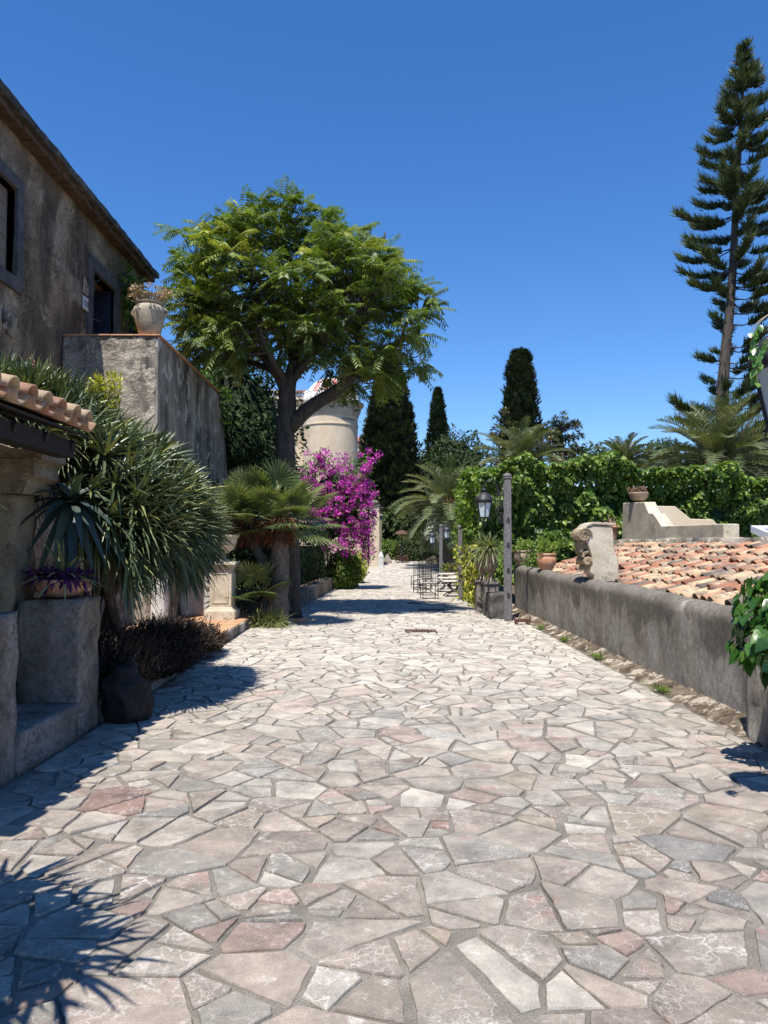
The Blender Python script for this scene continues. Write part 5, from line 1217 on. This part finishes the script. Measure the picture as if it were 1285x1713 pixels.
# console pier on the wall
def console():
    h = thing('scroll_bracket_pier', (3.5, 12.4, 1.02), 'weathered stone pier with carved scroll face standing on the grey wall', 'carved pier')
    y0, y1 = 12.02, 12.46; z = 1.0
    body = [(3.36, z), (3.36, z + .10), (3.30, z + .15), (3.33, z + .40), (3.26, z + .62), (3.20, z + .74), (3.24, z + .84), (3.34, z + .90), (3.66, z + .88), (3.68, z + .60), (3.70, z + .42), (3.74, z + .40), (3.75, z)]
    b = MB().prism(body, 'y', y0, y1); b.build('body', MAT['limestone'], h, bevel=.02)
    cap = [(3.16, z + .72), (3.19, z + .83), (3.26, z + .915), (3.36, z + .945), (3.70, z + .925), (3.70, z + .89), (3.36, z + .905), (3.28, z + .88), (3.22, z + .82), (3.19, z + .72)]
    MB().prism(cap, 'y', y0 - .02, y1 + .02).rough(.006, 8).build('cap', MAT['limestone'], h, bevel=.006)
    s = MB()
    for (x, zz, r) in ((3.22, z + .74, .105), (3.26, z + .33, .06)):
        for yy in (y0 - .012, y1 + .012): s.tube([(x + r * (1 - t / 16) * math.cos(t), yy, zz + r * (1 - t / 16) * math.sin(t)) for t in np.linspace(0, 13, 30)], .02, 6)
        s.add(*_cyl((x, y0 + .02, zz), (x, y1 - .02, zz), r * .95, 18))
    for k, (x, zz) in enumerate(((3.20, z + .60), (3.21, z + .52), (3.24, z + .44), (3.23, z + .55), (3.27, z + .24))):
        for yy in np.linspace(y0 + .06, y1 - .06, 5): s.tube([(x + .07, yy, zz + .05), (x - .01, yy + .02, zz + .02), (x - .035, yy, zz - .05)], [.02, .04, .015], 6)
    s.build('carving', MAT['carved'], h, smooth=False)
def _cyl(a, b, r, n):
    m = MB().tube([a, b], r, n); return m.v, m.f
console()
def round_pot(c, s_, mat, label, plant_fn, pm, name='terracotta_pot'):
    lb = LB(); plant_fn(lb, Vector(c) + Vector((0, 0, .42 * s_)), s_)
    return pot(name, c, [(.13 * s_, 0), (.15 * s_, .015), (.24 * s_, .18 * s_), (.265 * s_, .28 * s_), (.255 * s_, .36 * s_), (.235 * s_, .40 * s_), (.27 * s_, .425 * s_), (.27 * s_, .46 * s_), (.235 * s_, .465 * s_), (.22 * s_, .42 * s_)], mat, label, plant=lb, pmat=pm)
def jade(lb, c, s_):
    n = 26; cs = [tuple(c + Vector((random.gauss(0, .11), random.gauss(0, .10), abs(random.gauss(.12, .11)))) * 1.0) for _ in range(n)]
    clumps(lb, cs, 26, (.05, .05, .08), .045, 'leaf', -.6, (.85, .2), None, .6)
    for p in cs: lb.mesh(MB().tube([c + Vector((0, 0, -.05)), p], .008, 4), .2)
p1 = at(918, 950, 14.5); p2 = at(870, 945, 17.6)
round_pot((3.40, 15.6, 1.06), .76, MAT['terracotta'], 'round terracotta pot of green shrubby leaves on the grey wall', jade, MAT['yellow'] if 0 else MAT['vine'])
round_pot((3.38, 18.15, 1.08), .8, MAT['urn'], 'shaded brown pot on the far end of the grey wall, behind the lamp post', jade, MAT['vine'])
# lower house with tiled roof
def low_house():
    h = thing('low_house', (5.0, 12, 0), 'low house behind the grey wall, roofed with mottled clay barrel tiles', 'house')
    lb = LB(); xr, zr, xe, ze = 5.55, 1.52, 3.66, .88; up = Vector((xr - xe, 0, zr - ze)); n = up.length
    tile_roof(lb, (xe, 6.0, ze), (0, 1, 0), up, 48, 7, .245, n / 7 / .86 * 1.02, .106, .016, True, 1.8)
    lb.build('tiled_roof', MAT['tiles'], h)
    MB().gridbox(xr - .02, xr + .42, 5.6, 18.1, 1.2, 1.70, .12).rough(.025, 3).build('ridge_wall', MAT['streaky'], h, smooth=True)
    MB().box(3.62, 9.5, 5.6, 18.0, -.05, .80).add([(3.66, 18.02, .8), (5.5, 18.02, 1.46), (5.5, 18.02, .8)], [(0, 1, 2)]).build('wall', MAT['cream'], h)
    V = [(3.66, 5.7, .80), (3.66, 18, .80), (5.5, 18, 1.44), (5.5, 5.7, 1.44), (5.95, 5.7, 1.5), (5.95, 18, 1.5), (9.5, 18, 1.5), (9.5, 5.7, 1.5)]
    MB().add(V, [(0, 3, 2, 1), (4, 7, 6, 5)]).build('roof_deck', MAT['streaky'], h)
    # stepped parapets on the ridge
    def P_(px, py, x): r = ray(px, py); t = x / r.x; return (r.y * t, CAM_H + r.z * t)
    px = [(1043, 905), (1045, 841), (1080, 840), (1088, 858), (1096, 859), (1110, 880), (1214, 876), (1215, 905)]
    prof = [P_(a, b, 5.76) for a, b in px]; prof[0] = (prof[0][0], 1.6); prof[-1] = (prof[-1][0], 1.6); prof[-2] = (prof[-1][0], prof[-2][1])
    o = MB().prism(prof[::-1], 'x', 5.72, 5.98).rough(.008, 4).build('stepped_parapet', MAT['limestone'], h, bevel=.015)
    y = 17.1
    b = MB().prism([(5.99, 1.52), (5.99, at(1085, 846, y).z), (at(1130, 846, y).x, at(1130, 847, y).z), (at(1156, 868, y).x, at(1156, 868, y).z), (at(1193, 869, y).x, at(1193, 869, y).z), (at(1203, 880, y).x, at(1203, 880, y).z), (at(1203, 880, y).x, 1.52)], 'y', y, y + .3)
    b.build('stepped_wall', MAT['cream'], h, bevel=.015)
    s = MB(); a = (6.5, 11.6, 1.52)
    f = MB(); x0, x1, y0, y1 = 6.35, 7.6, 11.9, 13.1
    def sl(x0, x1, y0, y1, z, t): f.add([(x, y_, z + (y_ - 11.9) * .22 + k) for k in (0, t) for x, y_ in ((x0, y0), (x1, y0), (x1, y1), (x0, y1))], [(0, 3, 2, 1), (4, 5, 6, 7), (0, 1, 5, 4), (1, 2, 6, 5), (2, 3, 7, 6), (3, 0, 4, 7)])
    sl(x0, x0 + .07, y0, y1, 1.53, .12); sl(x1 - .07, x1, y0, y1, 1.53, .12); sl(x0 + .071, x1 - .071, y0, y0 + .07, 1.53, .12); sl(x0 + .071, x1 - .071, y1 - .07, y1, 1.53, .12)
    fr = f.build('skylight', MAT['whitepaint'], h)
    MB().add([(x0 + .06, y0 + .06, 1.56), (x1 - .06, y0 + .06, 1.56), (x1 - .06, y1 - .06, 1.86), (x0 + .06, y1 - .06, 1.86)], [(0, 1, 2, 3)]).build('pane', MAT['skylight'], fr)
    return prof
prof = low_house()
def succ(lb, c, s_):
    for k in range(16): strap_rosette(lb, c + Vector((random.gauss(0, .1), random.gauss(0, .1), random.uniform(-.02, .09))), (random.gauss(0, .5), random.gauss(0, .5), 1), 16, .09, .03, 10, 85, .1, (.3, .25), 'blade')
yb = (prof[1][0] + prof[2][0]) / 2; lb = LB(); c = (5.85, yb, prof[1][1] + .004); succ(lb, Vector(c) + Vector((0, 0, .17)), 1)
pot('succulent_bowl', c, [(.10, 0), (.15, .02), (.2, .09), (.22, .17), (.21, .19), (.18, .16)], MAT['urn'], 'low bowl of purplish succulents on top of the stepped parapet', plant=lb, pmat=MAT['dryplant'])
lb = LB(); c = (5.58, prof[0][0] + .32, 1.66); strap_rosette(lb, Vector(c) + Vector((0, 0, .34)), (0, 0, 1), 26, .3, .025, 5, 70, .1, (.3, .3), 'blade')
pot('aloe_pot', c, [(.10, 0), (.13, .1), (.16, .32), (.18, .34), (.17, .38), (.13, .34)], MAT['terracotta'], 'orange clay pot of dry reddish aloe left of the stepped parapet', plant=lb, pmat=MAT['dryplant'])
lb = LB(); clumps(lb, [tuple(at(random.uniform(868, 935), random.uniform(925, 945), 16.6)) for _ in range(10)], 30, (.12, .1, .1), .06, 'leaf', 0, (.6, .25))
tag(lb.build('garden_shrub', MAT['vine'], origin=tuple(at(900, 935, 16.6))), 'small green shrub showing between the two clay pots on the wall', 'shrub')

# tall ivy hedge
hedge_box('ivy_hedge', 'tall bright green ivy hedge closing the right side behind the tiled roof', 'hedge', [(2.62, 19.6), (4.2, 19.3), (7.5, 19.6), (14.5, 20.2)], .55, 3.66, 2.6, 46000, .098, MAT['vine'], .55, 'ivy', 1, .32, (.52, .27))
hedge_box('ivy_hedge', 'narrow end of the ivy hedge running away along the path', 'hedge', [(3.3, 30.5), (2.8, 25), (2.55, 19.8)], .9, 3.45, 1.4, 11000, .10, MAT['vine'], .2, 'ivy', 7, .3, (.62, .25))
lb = LB(); n = 1500; t = rng.random(n); y = 18.9 + t * 4.5 + rng.normal(0, .2, n); z = rng.random(n) * 1.6; P = np.stack([2.55 + rng.normal(0, .12, n) - .05 * z, y, z], 1)
lb.add(P, np.array([0, 0, -.8]) + rdir(n) * .8, np.array([-.8, -.4, .4]) + rdir(n) * .5, rng.uniform(.05, .11, n), .07, 'ivy', np.clip(rng.normal(.5, .3, n), 0, 1), .1)
tag(lb.build('trailing_creeper', MAT['yellow'], origin=(2.55, 20.5, 0)), 'yellowing creeper trailing to the ground beside the plain post', 'creeper')

# urns on pedestals by the wall
def urn_set(x, y, s_, label, plabel, mat):
    g = thing('urn_pedestal', (x, y, 0), plabel, 'pedestal', 'dark pedestals of the two urns')
    MB().gridbox(x - .16, x + .16, y - .16, y + .16, 0, .70, .1).rough(.012, 5).build('shaft', MAT['cement'], g, smooth=False); MB().box(x - .19, x + .19, y - .19, y + .19, .703, .76).build('cap', MAT['cement'], g, bevel=.01)
    lb = LB(); c = (x, y, .763); strap_rosette(lb, Vector(c) + Vector((0, 0, .74)), (-.1, -.1, 1), 90, .52, .045, 3, 95, .3, (.6, .25), 'strap'); pp = pot('tall_urn', c, [(.11, 0), (.11, .03), (.065, .07), (.05, .15), (.085, .22), (.105, .26), (.14, .36), (.145, .40), (.135, .42), (.155, .60), (.17, .70), (.185, .73), (.17, .74), (.14, .70)], mat, label, plant=lb, pmat=MAT['fan'])
    fl = MB()
    for k in range(14):
        a = k * 6.283 / 14; fl.tube([(x + r * math.cos(a), y + r * math.sin(a), .763 + z) for r, z in ((.092, .22), (.115, .27), (.143, .35), (.15, .40))], [.009, .018, .021, .009], 6)
    fl.build('gadroons', mat, pp, smooth=True)
urn_set(2.50, 17.25, 1, 'tall gadrooned clay urn with spiky leaves, the nearer of two beside the lamp post', 'dark square pedestal under the nearer urn', MAT['urn'])
urn_set(2.44, 18.2, 1, 'tall gadrooned clay urn with yellowish leaves, the farther of two beside the lamp post', 'dark square pedestal under the farther urn', MAT['urn'])
tag(MB().gridbox(2.36, 2.80, 16.35, 17.0, -.02, .55, .06).rough(.03, 5).build('stone_bench', stone('bench_stone', [(.05, .048, .045), (.11, .105, .1), (.18, .17, .155)], 5, 25, .9, .03, grain=.5), origin=(2.58, 16.7, 0), smooth=True), 'low block of dark stone masonry between the urns and the lamp post', 'stone bench')

# ------------------------------------------------------------------ lamps
def lantern(h, c, s_=1.0):
    """hexagonal tapered lantern hanging at c (centre of its glass)"""
    c = Vector(c); ir = MB(); n = 6; r1, r0 = .165 * s_, .105 * s_; z1, z0 = .155 * s_, -.155 * s_
    A = [2 * math.pi * (k + .5) / n for k in range(n)]
    top = [c + Vector((r1 * math.cos(a), r1 * math.sin(a), z1)) for a in A]; bot = [c + Vector((r0 * math.cos(a), r0 * math.sin(a), z0)) for a in A]
    for k in range(n):
        ir.tube([bot[k], top[k]], .011 * s_, 6).tube([top[k], top[(k + 1) % n]], .012 * s_, 6).tube([bot[k], bot[(k + 1) % n]], .011 * s_, 6)
        t = top[k]; o = (t - c); o.z = 0; o.normalize()
        ir.tube(catmull([t, t + o * .025 * s_ + Vector((0, 0, .06 * s_)), t - o * .03 * s_ + Vector((0, 0, .15 * s_)), c + Vector((0, 0, z1 + .23 * s_))], 4), .009 * s_, 5)
        b = bot[k]; ir.tube([b, b - o * .03 * s_ - Vector((0, 0, .07 * s_)), c + Vector((0, 0, z0 - .14 * s_))], .008 * s_, 5)
        ir.tube([b, b + o * .02 * s_ - Vector((0, 0, .09 * s_))], [.01 * s_, .003 * s_], 5)
    ir.lathe([(.0, -.20 * s_), (.02 * s_, -.17 * s_), (.03 * s_, -.14 * s_), (.0, -.12 * s_)], c + Vector((0, 0, z0 + .02)), 10)
    L = ir.build('lantern', MAT['iron'], h)
    MB().lathe([(r1 * 1.05, .0), (r1 * 1.14, .05 * s_), (r1 * .95, .13 * s_), (r1 * .55, .19 * s_), (r1 * .3, .22 * s_), (.05 * s_, .24 * s_), (.08 * s_, .255 * s_), (.05 * s_, .27 * s_), (.02 * s_, .30 * s_), (.03 * s_, .32 * s_), (.0, .34 * s_)], c + Vector((0, 0, z1)), 12, a0=A[0]).build('hood', MAT['iron'], L, angle=30)
    g = MB()
    for k in range(n):
        q = (k + 1) % n; ins = lambda p: c + Vector(((p - c).x * .95, (p - c).y * .95, (p - c).z * .96)); a, b_, d_, e = (ins(p) for p in (bot[k], bot[q], top[q], top[k]))
        a, b_ = a.lerp(b_, .06), b_.lerp(a, .06); e, d_ = e.lerp(d_, .06), d_.lerp(e, .06)
        nn = (b_ - a).cross(e - a).normalized() * -.004; g.add([a, b_, d_, e, a + nn, b_ + nn, d_ + nn, e + nn], [(0, 1, 2, 3), (7, 6, 5, 4), (0, 4, 5, 1), (2, 6, 7, 3), (1, 5, 6, 2), (3, 7, 4, 0)])
    g.build('panes', MAT['frosted'], L)
def lamp_post(x, y, hgt, arms, label, s_=1.0, rings=True):
    g = zg(y); h = thing('lamp_post', (x, y, g), label, 'lamp post', 'iron lamp posts along the path'); r = .07
    p = MB().box(x - r, x + r, y - r, y + r, g - .02, g + hgt - .06)
    for sx, sy, w, l in ((0, -1, .028, 1), (-1, 0, .028, 1)):
        for k in (-1, 1):
            if sx: p.box(x - r - .012, x - r + .004, y + k * .045 - .012, y + k * .045 + .012, g + .05, g + hgt - .15)
            else: p.box(x + k * .045 - .012, x + k * .045 + .012, y - r - .012, y - r + .004, g + .05, g + hgt - .15)
    p.box(x - r - .015, x + r + .015, y - r - .015, y + r + .015, g + hgt - .058, g + hgt - .03).lathe([(.075, 0), (.095, .02), (.09, .05), (.05, .08), (.0, .09)], (x, y, g + hgt - .028), 12)
    p.build('post', MAT['post'], h, bevel=.006)
    if rings:
        for k in range(4):
            rb = MB(); z = g + .55 + k * .52; rb.tube([(x + .03 * math.cos(t), y - r - .02, z + .03 * math.sin(t)) for t in np.linspace(.5, 5.8, 10)], .009, 5).tube([(x, y - r, z + .03), (x, y - r - .03, z + .03)], .012, 6)
            rb.build('ring', MAT['iron'], h)
    for (dx, dy, zl) in arms:
        c = Vector((x + dx, y + dy, g + zl)); o = Vector((dx, dy, 0)).normalized(); l = math.hypot(dx, dy); b = MB(); zt = c.z + .50 * s_
        B = Vector((x, y, 0))
        w = lambda u, z: B + o * (r + u * (l - r)) + Vector((0, 0, z))
        b.tube(catmull([w(0, c.z - .02), w(.16, c.z + .2), w(.3, c.z + .42), w(.55, zt + .12), w(.85, zt + .1), w(1, zt)], 5), .012, 6)
        b.tube([w(1, zt), c + Vector((0, 0, .47 * s_))], .007, 5)
        def spiral(u, z, rr, t0, turns, sgn=1): b.tube([w(u, z) + o * (rr * (1 - .8 * k / 20) * math.cos(t0 + sgn * k * turns / 20)) + Vector((0, 0, rr * (1 - .8 * k / 20) * math.sin(t0 + sgn * k * turns / 20))) for k in range(21)], .008, 5)
        for u, z, rr in ((.22, .05, .085), (.13, -.14, .07), (.3, .24, .07), (.12, .3, .06), (.34, -.05, .06), (.12, -.3, .055), (.25, -.24, .05)): spiral(u, c.z + z + .05, rr, random.random() * 6, 9, random.choice((-1, 1)))
        b.tube([w(0, c.z - .36), w(.3, c.z - .02), w(.4, c.z + .2)], .009, 5); b.tube([w(0, c.z + .36), w(.2, c.z + .3), w(.33, c.z + .42)], .009, 5)
        b.build('bracket', MAT['iron'], h, smooth=True); lantern(h, c, s_)
c = at(810, 853, 16.0)
lamp_post(2.68, 16.0, 3.02, [(c.x - 2.68, 0, c.z + .0)], 'nearest fluted grey post on the right with one milky lantern')
lamp_post(at(738, 930, 38).x, 38, 2.42, [(-.42, .2, 1.72), (.26, -.3, 1.98)], 'farthest grey post with two milky lanterns beside the low tables', 1.05, False)
x = at(770, 950, 21.9).x
h = thing('plain_post', (x, 21.9, 0), 'plain grey post wrapped by creeper beside the low tables', 'post'); MB().box(x - .06, x + .06, 21.84, 21.96, -.02, 2.05).build('post', MAT['post'], h, bevel=.01); MB().lathe([(.08, 0), (.09, .03), (.05, .08), (0, .09)], (x, 21.9, 2.053), 12).build('cap', MAT['post'], h)
c = at(1320, 668, 4.1)
lamp_post(2.98, 4.1, 3.02, [(c.x - 2.98, 0, c.z + .02)], 'close lamp post cut off by the right edge, lantern hung with vine leaves')
lb = LB(); st = MB()
for (a, b) in (((1262, 545), (1268, 640)), ((1275, 535), (1262, 590)), ((1290, 560), (1268, 615))):
    A, B = at(*a, 3.82), at(*b, 3.84); pts = catmull([at(a[0] + 60, a[1] - 40, 4.0), A, A.lerp(B, .5) + Vector((-.01, 0, 0)), B], 4); st.tube(pts, .003, 4)
    Q = np.array([tuple(p) for p in pts[5:]]); lb.add(Q, np.array([-.2, -.1, -.9]) + rdir(len(Q)) * .5, np.array([-.2, -1, .3]) + rdir(len(Q)) * .4, rng.uniform(.03, .06, len(Q)), .035, 'leaf', rng.uniform(.5, 1, len(Q)), .1)
h = thing('hanging_vine', tuple(at(1268, 590, 3.85)), 'light green vine sprig dangling over the lantern at the right edge', 'vine'); lb.build('leaves', MAT['gloss'], h); st.build('stems', MAT['twig'], h)
# boot scraper
bs = MB().box(2.70, 3.0, 15.30, 15.36, .05, .115).box(2.71, 2.75, 15.24, 15.42, .008, .05).box(2.93, 2.97, 15.24, 15.42, .008, .05).box(2.69, 2.705, 15.29, 15.37, .045, .17).box(2.995, 3.01, 15.29, 15.37, .045, .17)
tag(bs.build('boot_scraper', MAT['rust'], origin=(2.85, 15.33, 0), bevel=.004), 'small rusty iron boot scraper by the foot of the nearest lamp post', 'boot scraper')
# weeds
for i, (y, lab) in enumerate(((8.3, 'small weed tuft in the verge nearest the ivy bush'), (10.7, 'weed tuft halfway along the verge'), (12.6, 'bright weed tuft in the verge below the carved pier'), (14.4, 'small weed tuft near the boot scraper'))):
    lb = LB()
    for k in range(6): strap_rosette(lb, (3.02 + random.gauss(0, .025), y + (k - 2.5) * .035, .02), (0, 0, 1), 14, .09, .012, 10, 75, .2, (.5, .3), 'blade')
    tag(lb.build('weed', MAT['vine'], origin=(3.02, y, .02)), lab, 'weed', 'weeds in the verge')
# drain covers
def drain(px, py, w, dep, label):
    r = ray(px, py); t = -1.6 / r.z; x, y = r.x * t, r.y * t; h = thing('drain_cover', (x, y, 0), label, 'drain cover', 'drain covers in the paving')
    MB().box(x - w / 2, x + w / 2, y - dep / 2, y + dep / 2, .0, .0155).build('dark_plate', MAT['dark'], h)  # black plate puts the shade of the hole into colour
    f = MB().box(x - w / 2, x + w / 2, y - dep / 2, y - dep / 2 + .03, .0157, .022).box(x - w / 2, x + w / 2, y + dep / 2 - .03, y + dep / 2, .0157, .022)
    n = int(w / .05)
    for k in range(n): q = x - w / 2 + w * (k + .2) / n; f.box(q, q + w / n * .55, y - dep / 2 + .031, y + dep / 2 - .031, .0157, .021)
    f.build('grate', MAT['rust'], h)
drain(704, 1057, .58, .42, 'nearest square iron grate in the middle of the paving'); drain(722, 1021, .62, .30, 'wide iron drain strip in front of the chairs'); drain(692, 1010, .36, .30, 'short iron drain strip just left of the chairs')

# ------------------------------------------------------------------ terrace chairs, tables
def make_chair(label):
    h = thing('iron_chair', (0, 0, 0), label, 'chair', 'wrought iron chairs on the path'); w, d_, r = .22, .21, .013
    k = dict(parent=h, rel=True)
    for sx in (-1, 1):
        MB().tube([(sx * w, -d_, 0), (sx * w, -d_ + .02, .43), (sx * w, -d_ - .03, .98)], r, 6).build('leg', MAT['iron'], **k)
        MB().tube([(sx * w, d_, 0), (sx * w, d_ - .01, .43)], r, 6).build('leg', MAT['iron'], **k)
    b = MB(); yb = lambda z: -d_ + .02 - .05 * (z - .43) / .55
    for z in (.50, .60, .74, .80, .88, .95): b.tube([(-w, yb(z), z), (w, yb(z), z)], .008, 5)
    for i in range(5): x = -w + 2 * w * (i + 1) / 6; b.tube([(x, yb(.5), .5), (x, yb(1.0), 1.0 if i % 2 else .95)], .007, 5)
    b.build('backrest', MAT['iron'], **k)
    MB().box(-w, w, -d_ + .03, d_ + .01, .435, .475).build('seat', MAT['cushion'], bevel=.012, **k)
    s = MB()
    for z in (.12,): s.tube([(-w, -d_, z), (-w, d_, z)], .008, 5).tube([(w, -d_, z), (w, d_, z)], .008, 5).tube([(-w, d_, z), (w, d_, z)], .008, 5).tube([(-w, -d_, z), (w, -d_, z)], .008, 5)
    s.tube([(-w, d_, .12), (w, d_, .42)], .008, 5).tube([(w, d_, .12), (-w, d_, .42)], .008, 5); s.build('stretcher', MAT['iron'], **k)
    return h
chairs = [(718, 1001, 22.4, .12, 'nearest iron chair of the row on the paving, its back to the camera'), (706, 0, 25.0, .3, 'second iron chair of the row, just behind the nearest'), (700, 0, 28.0, .2, 'third iron chair of the row, left side'), (712, 0, 27.3, -.1, 'iron chair behind the nearest one, nearer the tables'), (756, 0, 29.5, 2.6, 'iron chair on the far side of the low tables'), (764, 0, 27.0, 2.2, 'iron chair between the low tables and the hedge')]
proto = None
for (px, _, d, rz, lab) in chairs:
    if proto is None: proto = make_chair(lab); o = proto
    else: o = copy_tree(proto); o['label'] = lab
    o.location = (at(px, 950, d).x, d, .01); o.rotation_euler.z = rz
def make_table(label):
    h = thing('low_table', (0, 0, 0), label, 'table', 'low marble tables on the path'); k = dict(parent=h, rel=True)
    MB().box(-.36, .36, -.3, .3, .45, .485).build('table_top', MAT['marble'], bevel=.012, **k)
    for sx in (-1, 1):
        for sy in (-1, 1): MB().tube(catmull([(sx * .05, sy * .05, .445), (sx * .16, sy * .12, .34), (sx * .05, sy * .04, .2), (sx * .2, sy * .16, .1), (sx * .3, sy * .24, .012)], 5), .016, 6).build('leg', MAT['iron'], smooth=True, **k)
    MB().tube([(-.2, -.16, .1), (.2, .16, .1)], .01, 5).tube([(.2, -.16, .1), (-.2, .16, .1)], .01, 5).build('stretcher', MAT['iron'], **k)
    return h
proto = None
for (px, d, lab) in ((760, 23.4, 'nearest low marble-topped table beside the plain post'), (747, 25.6, 'second low marble-topped table, left of the nearest'), (739, 29.0, 'farthest low marble-topped table by the two-lantern post')):
    if proto is None: proto = make_table(lab); o = proto
    else: o = copy_tree(proto); o['label'] = lab
    o.location = (at(px, 950, d).x, d, .01); o.rotation_euler.z = .1
# flower trough, heater, stone wheels at the far end
x = at(757, 945, 33).x; h = thing('flower_trough', (x, 33, 0), 'trough of green and orange flowers behind the low tables', 'planter')
MB().box(x - .42, x + .42, 32.85, 33.15, 0, .42).build('trough', MAT['cement'], h, bevel=.01); lb = LB(); n = 900; P = np.array([x, 33, .55]) + rng.normal(0, 1, (n, 3)) * np.array([.2, .1, .09]); lb.add(P, rdir(n) + np.array([0, -.2, .6]), rdir(n), .09, .05, 'leaf'); lb.build('foliage', MAT['vine'], h); lb = LB(); n = 260; P = np.array([x + .08, 32.9, .6]) + rng.normal(0, 1, (n, 3)) * np.array([.16, .06, .07]); lb.add(P, rdir(n), rdir(n), .06, .05, 'leaf'); lb.build('flowers', MAT['orange'], h)['kind'] = 'stuff'
x = at(672, 925, 45).x; g = zg(45); h = thing('mushroom_heater', (x, 45, g), 'mushroom-shaped heater on a thin pole with wheels at the end of the path', 'heater')
MB().lathe([(.05, 1.72), (.38, 1.66), (.40, 1.69), (.26, 1.86), (.06, 1.92), (0, 1.93)], (x, 45, g), 24).build('hood', MAT['rust'], h, angle=40); MB().tube([(x, 45, g + .02), (x, 45, g + 1.72)], .035, 8).build('pole', MAT['iron'], h)
for s_ in (-1, 1): MB().tube([(x + s_ * .22 + .16 * math.cos(t), 44.95, g + .24 + .19 * math.sin(t)) for t in np.linspace(0, 6.283, 20)], .03, 6).tube([(x + s_ * .22 - .15, 44.95, g + .24), (x + s_ * .22 + .15, 44.95, g + .24)], .015, 5).tube([(x + s_ * .22, 44.95, g + .09), (x + s_ * .22, 44.95, g + .40)], .015, 5).build('wheel', MAT['rust'], h)
for i, (px, py, rr, lab) in enumerate(((719, 934, .2, 'round carved pale stone leaning at the path end, leftmost of three'), (726, 937, .24, 'round carved pale stone in the middle of the three at the path end'), (734, 934, .2, 'round carved pale stone under the lanterns, rightmost of three'))):
    c = at(px, py, 44.0); mb = MB().tube([(0, 0, 0), (0, .14, 0)], rr, 16)
    for a in range(5): mb.tube([(rr * .55 * math.cos(a * 1.257), -.03, rr * .55 * math.sin(a * 1.257)), (rr * .55 * math.cos(a * 1.257), .02, rr * .55 * math.sin(a * 1.257))], rr * .27, 8)
    o = mb.rough(.02, 6).build('carved_stone', MAT['carved']); o.location = (c.x, 44, zg(44) + rr); tag(o, lab, 'stone', 'carved round stones at the path end')
x = at(757, 925, 41).x; h = thing('garden_bench', (x, 41, zg(41)), 'dark bench seen behind the two-lantern post at the far end', 'bench'); g = zg(41)
MB().box(x - .7, x + .7, 40.8, 41.2, g + .40, g + .46).build('seat', MAT['timber'], h); MB().box(x - .7, x + .7, 41.2, 41.25, g + .5, g + .85).build('backrest', MAT['timber'], h)
for s_ in (-1, 1): MB().box(x + s_ * .62 - .04, x + s_ * .62 + .04, 40.85, 41.24, g, g + .398).build('leg', MAT['timber'], h)

# plants standing just behind the camera, on the left: they throw the leafy shade on the near paving
h = thing('strap_leaf_plant', (-2.05, 2.35, 0), 'strap-leaved plant on a short stem just outside the left edge, casting the leafy shadow', 'plant')
lb = LB(); st = MB()
for (x, y, z) in ((-1.62, 2.05, 2.2), (-1.8, 1.75, 2.45), (-1.75, 2.35, 2.0), (-2.05, 2.2, 2.6), (-2.05, 2.7, 1.9), (-2.1, 1.4, 2.1), (-1.62, 1.2, 2.2), (-2.2, 2.0, 1.7), (-1.75, .8, 2.3), (-1.9, 2.1, 2.3), (-2.3, 1.7, 2.2)):
    strap_rosette(lb, (x, y, z), (.55, .15, .4), 46, .50, .042, 5, 95, .25, (.42, .24), 'vstrap'); st.tube(catmull([(-2.6, 2.0, 0), (-2.55, 2.0, 1.0), (x, y, z)], 5), .045, 7)
lb.build('leaves', MAT['agave'], h, smooth=True); st.build('stems', MAT['palmtrunk'], h)
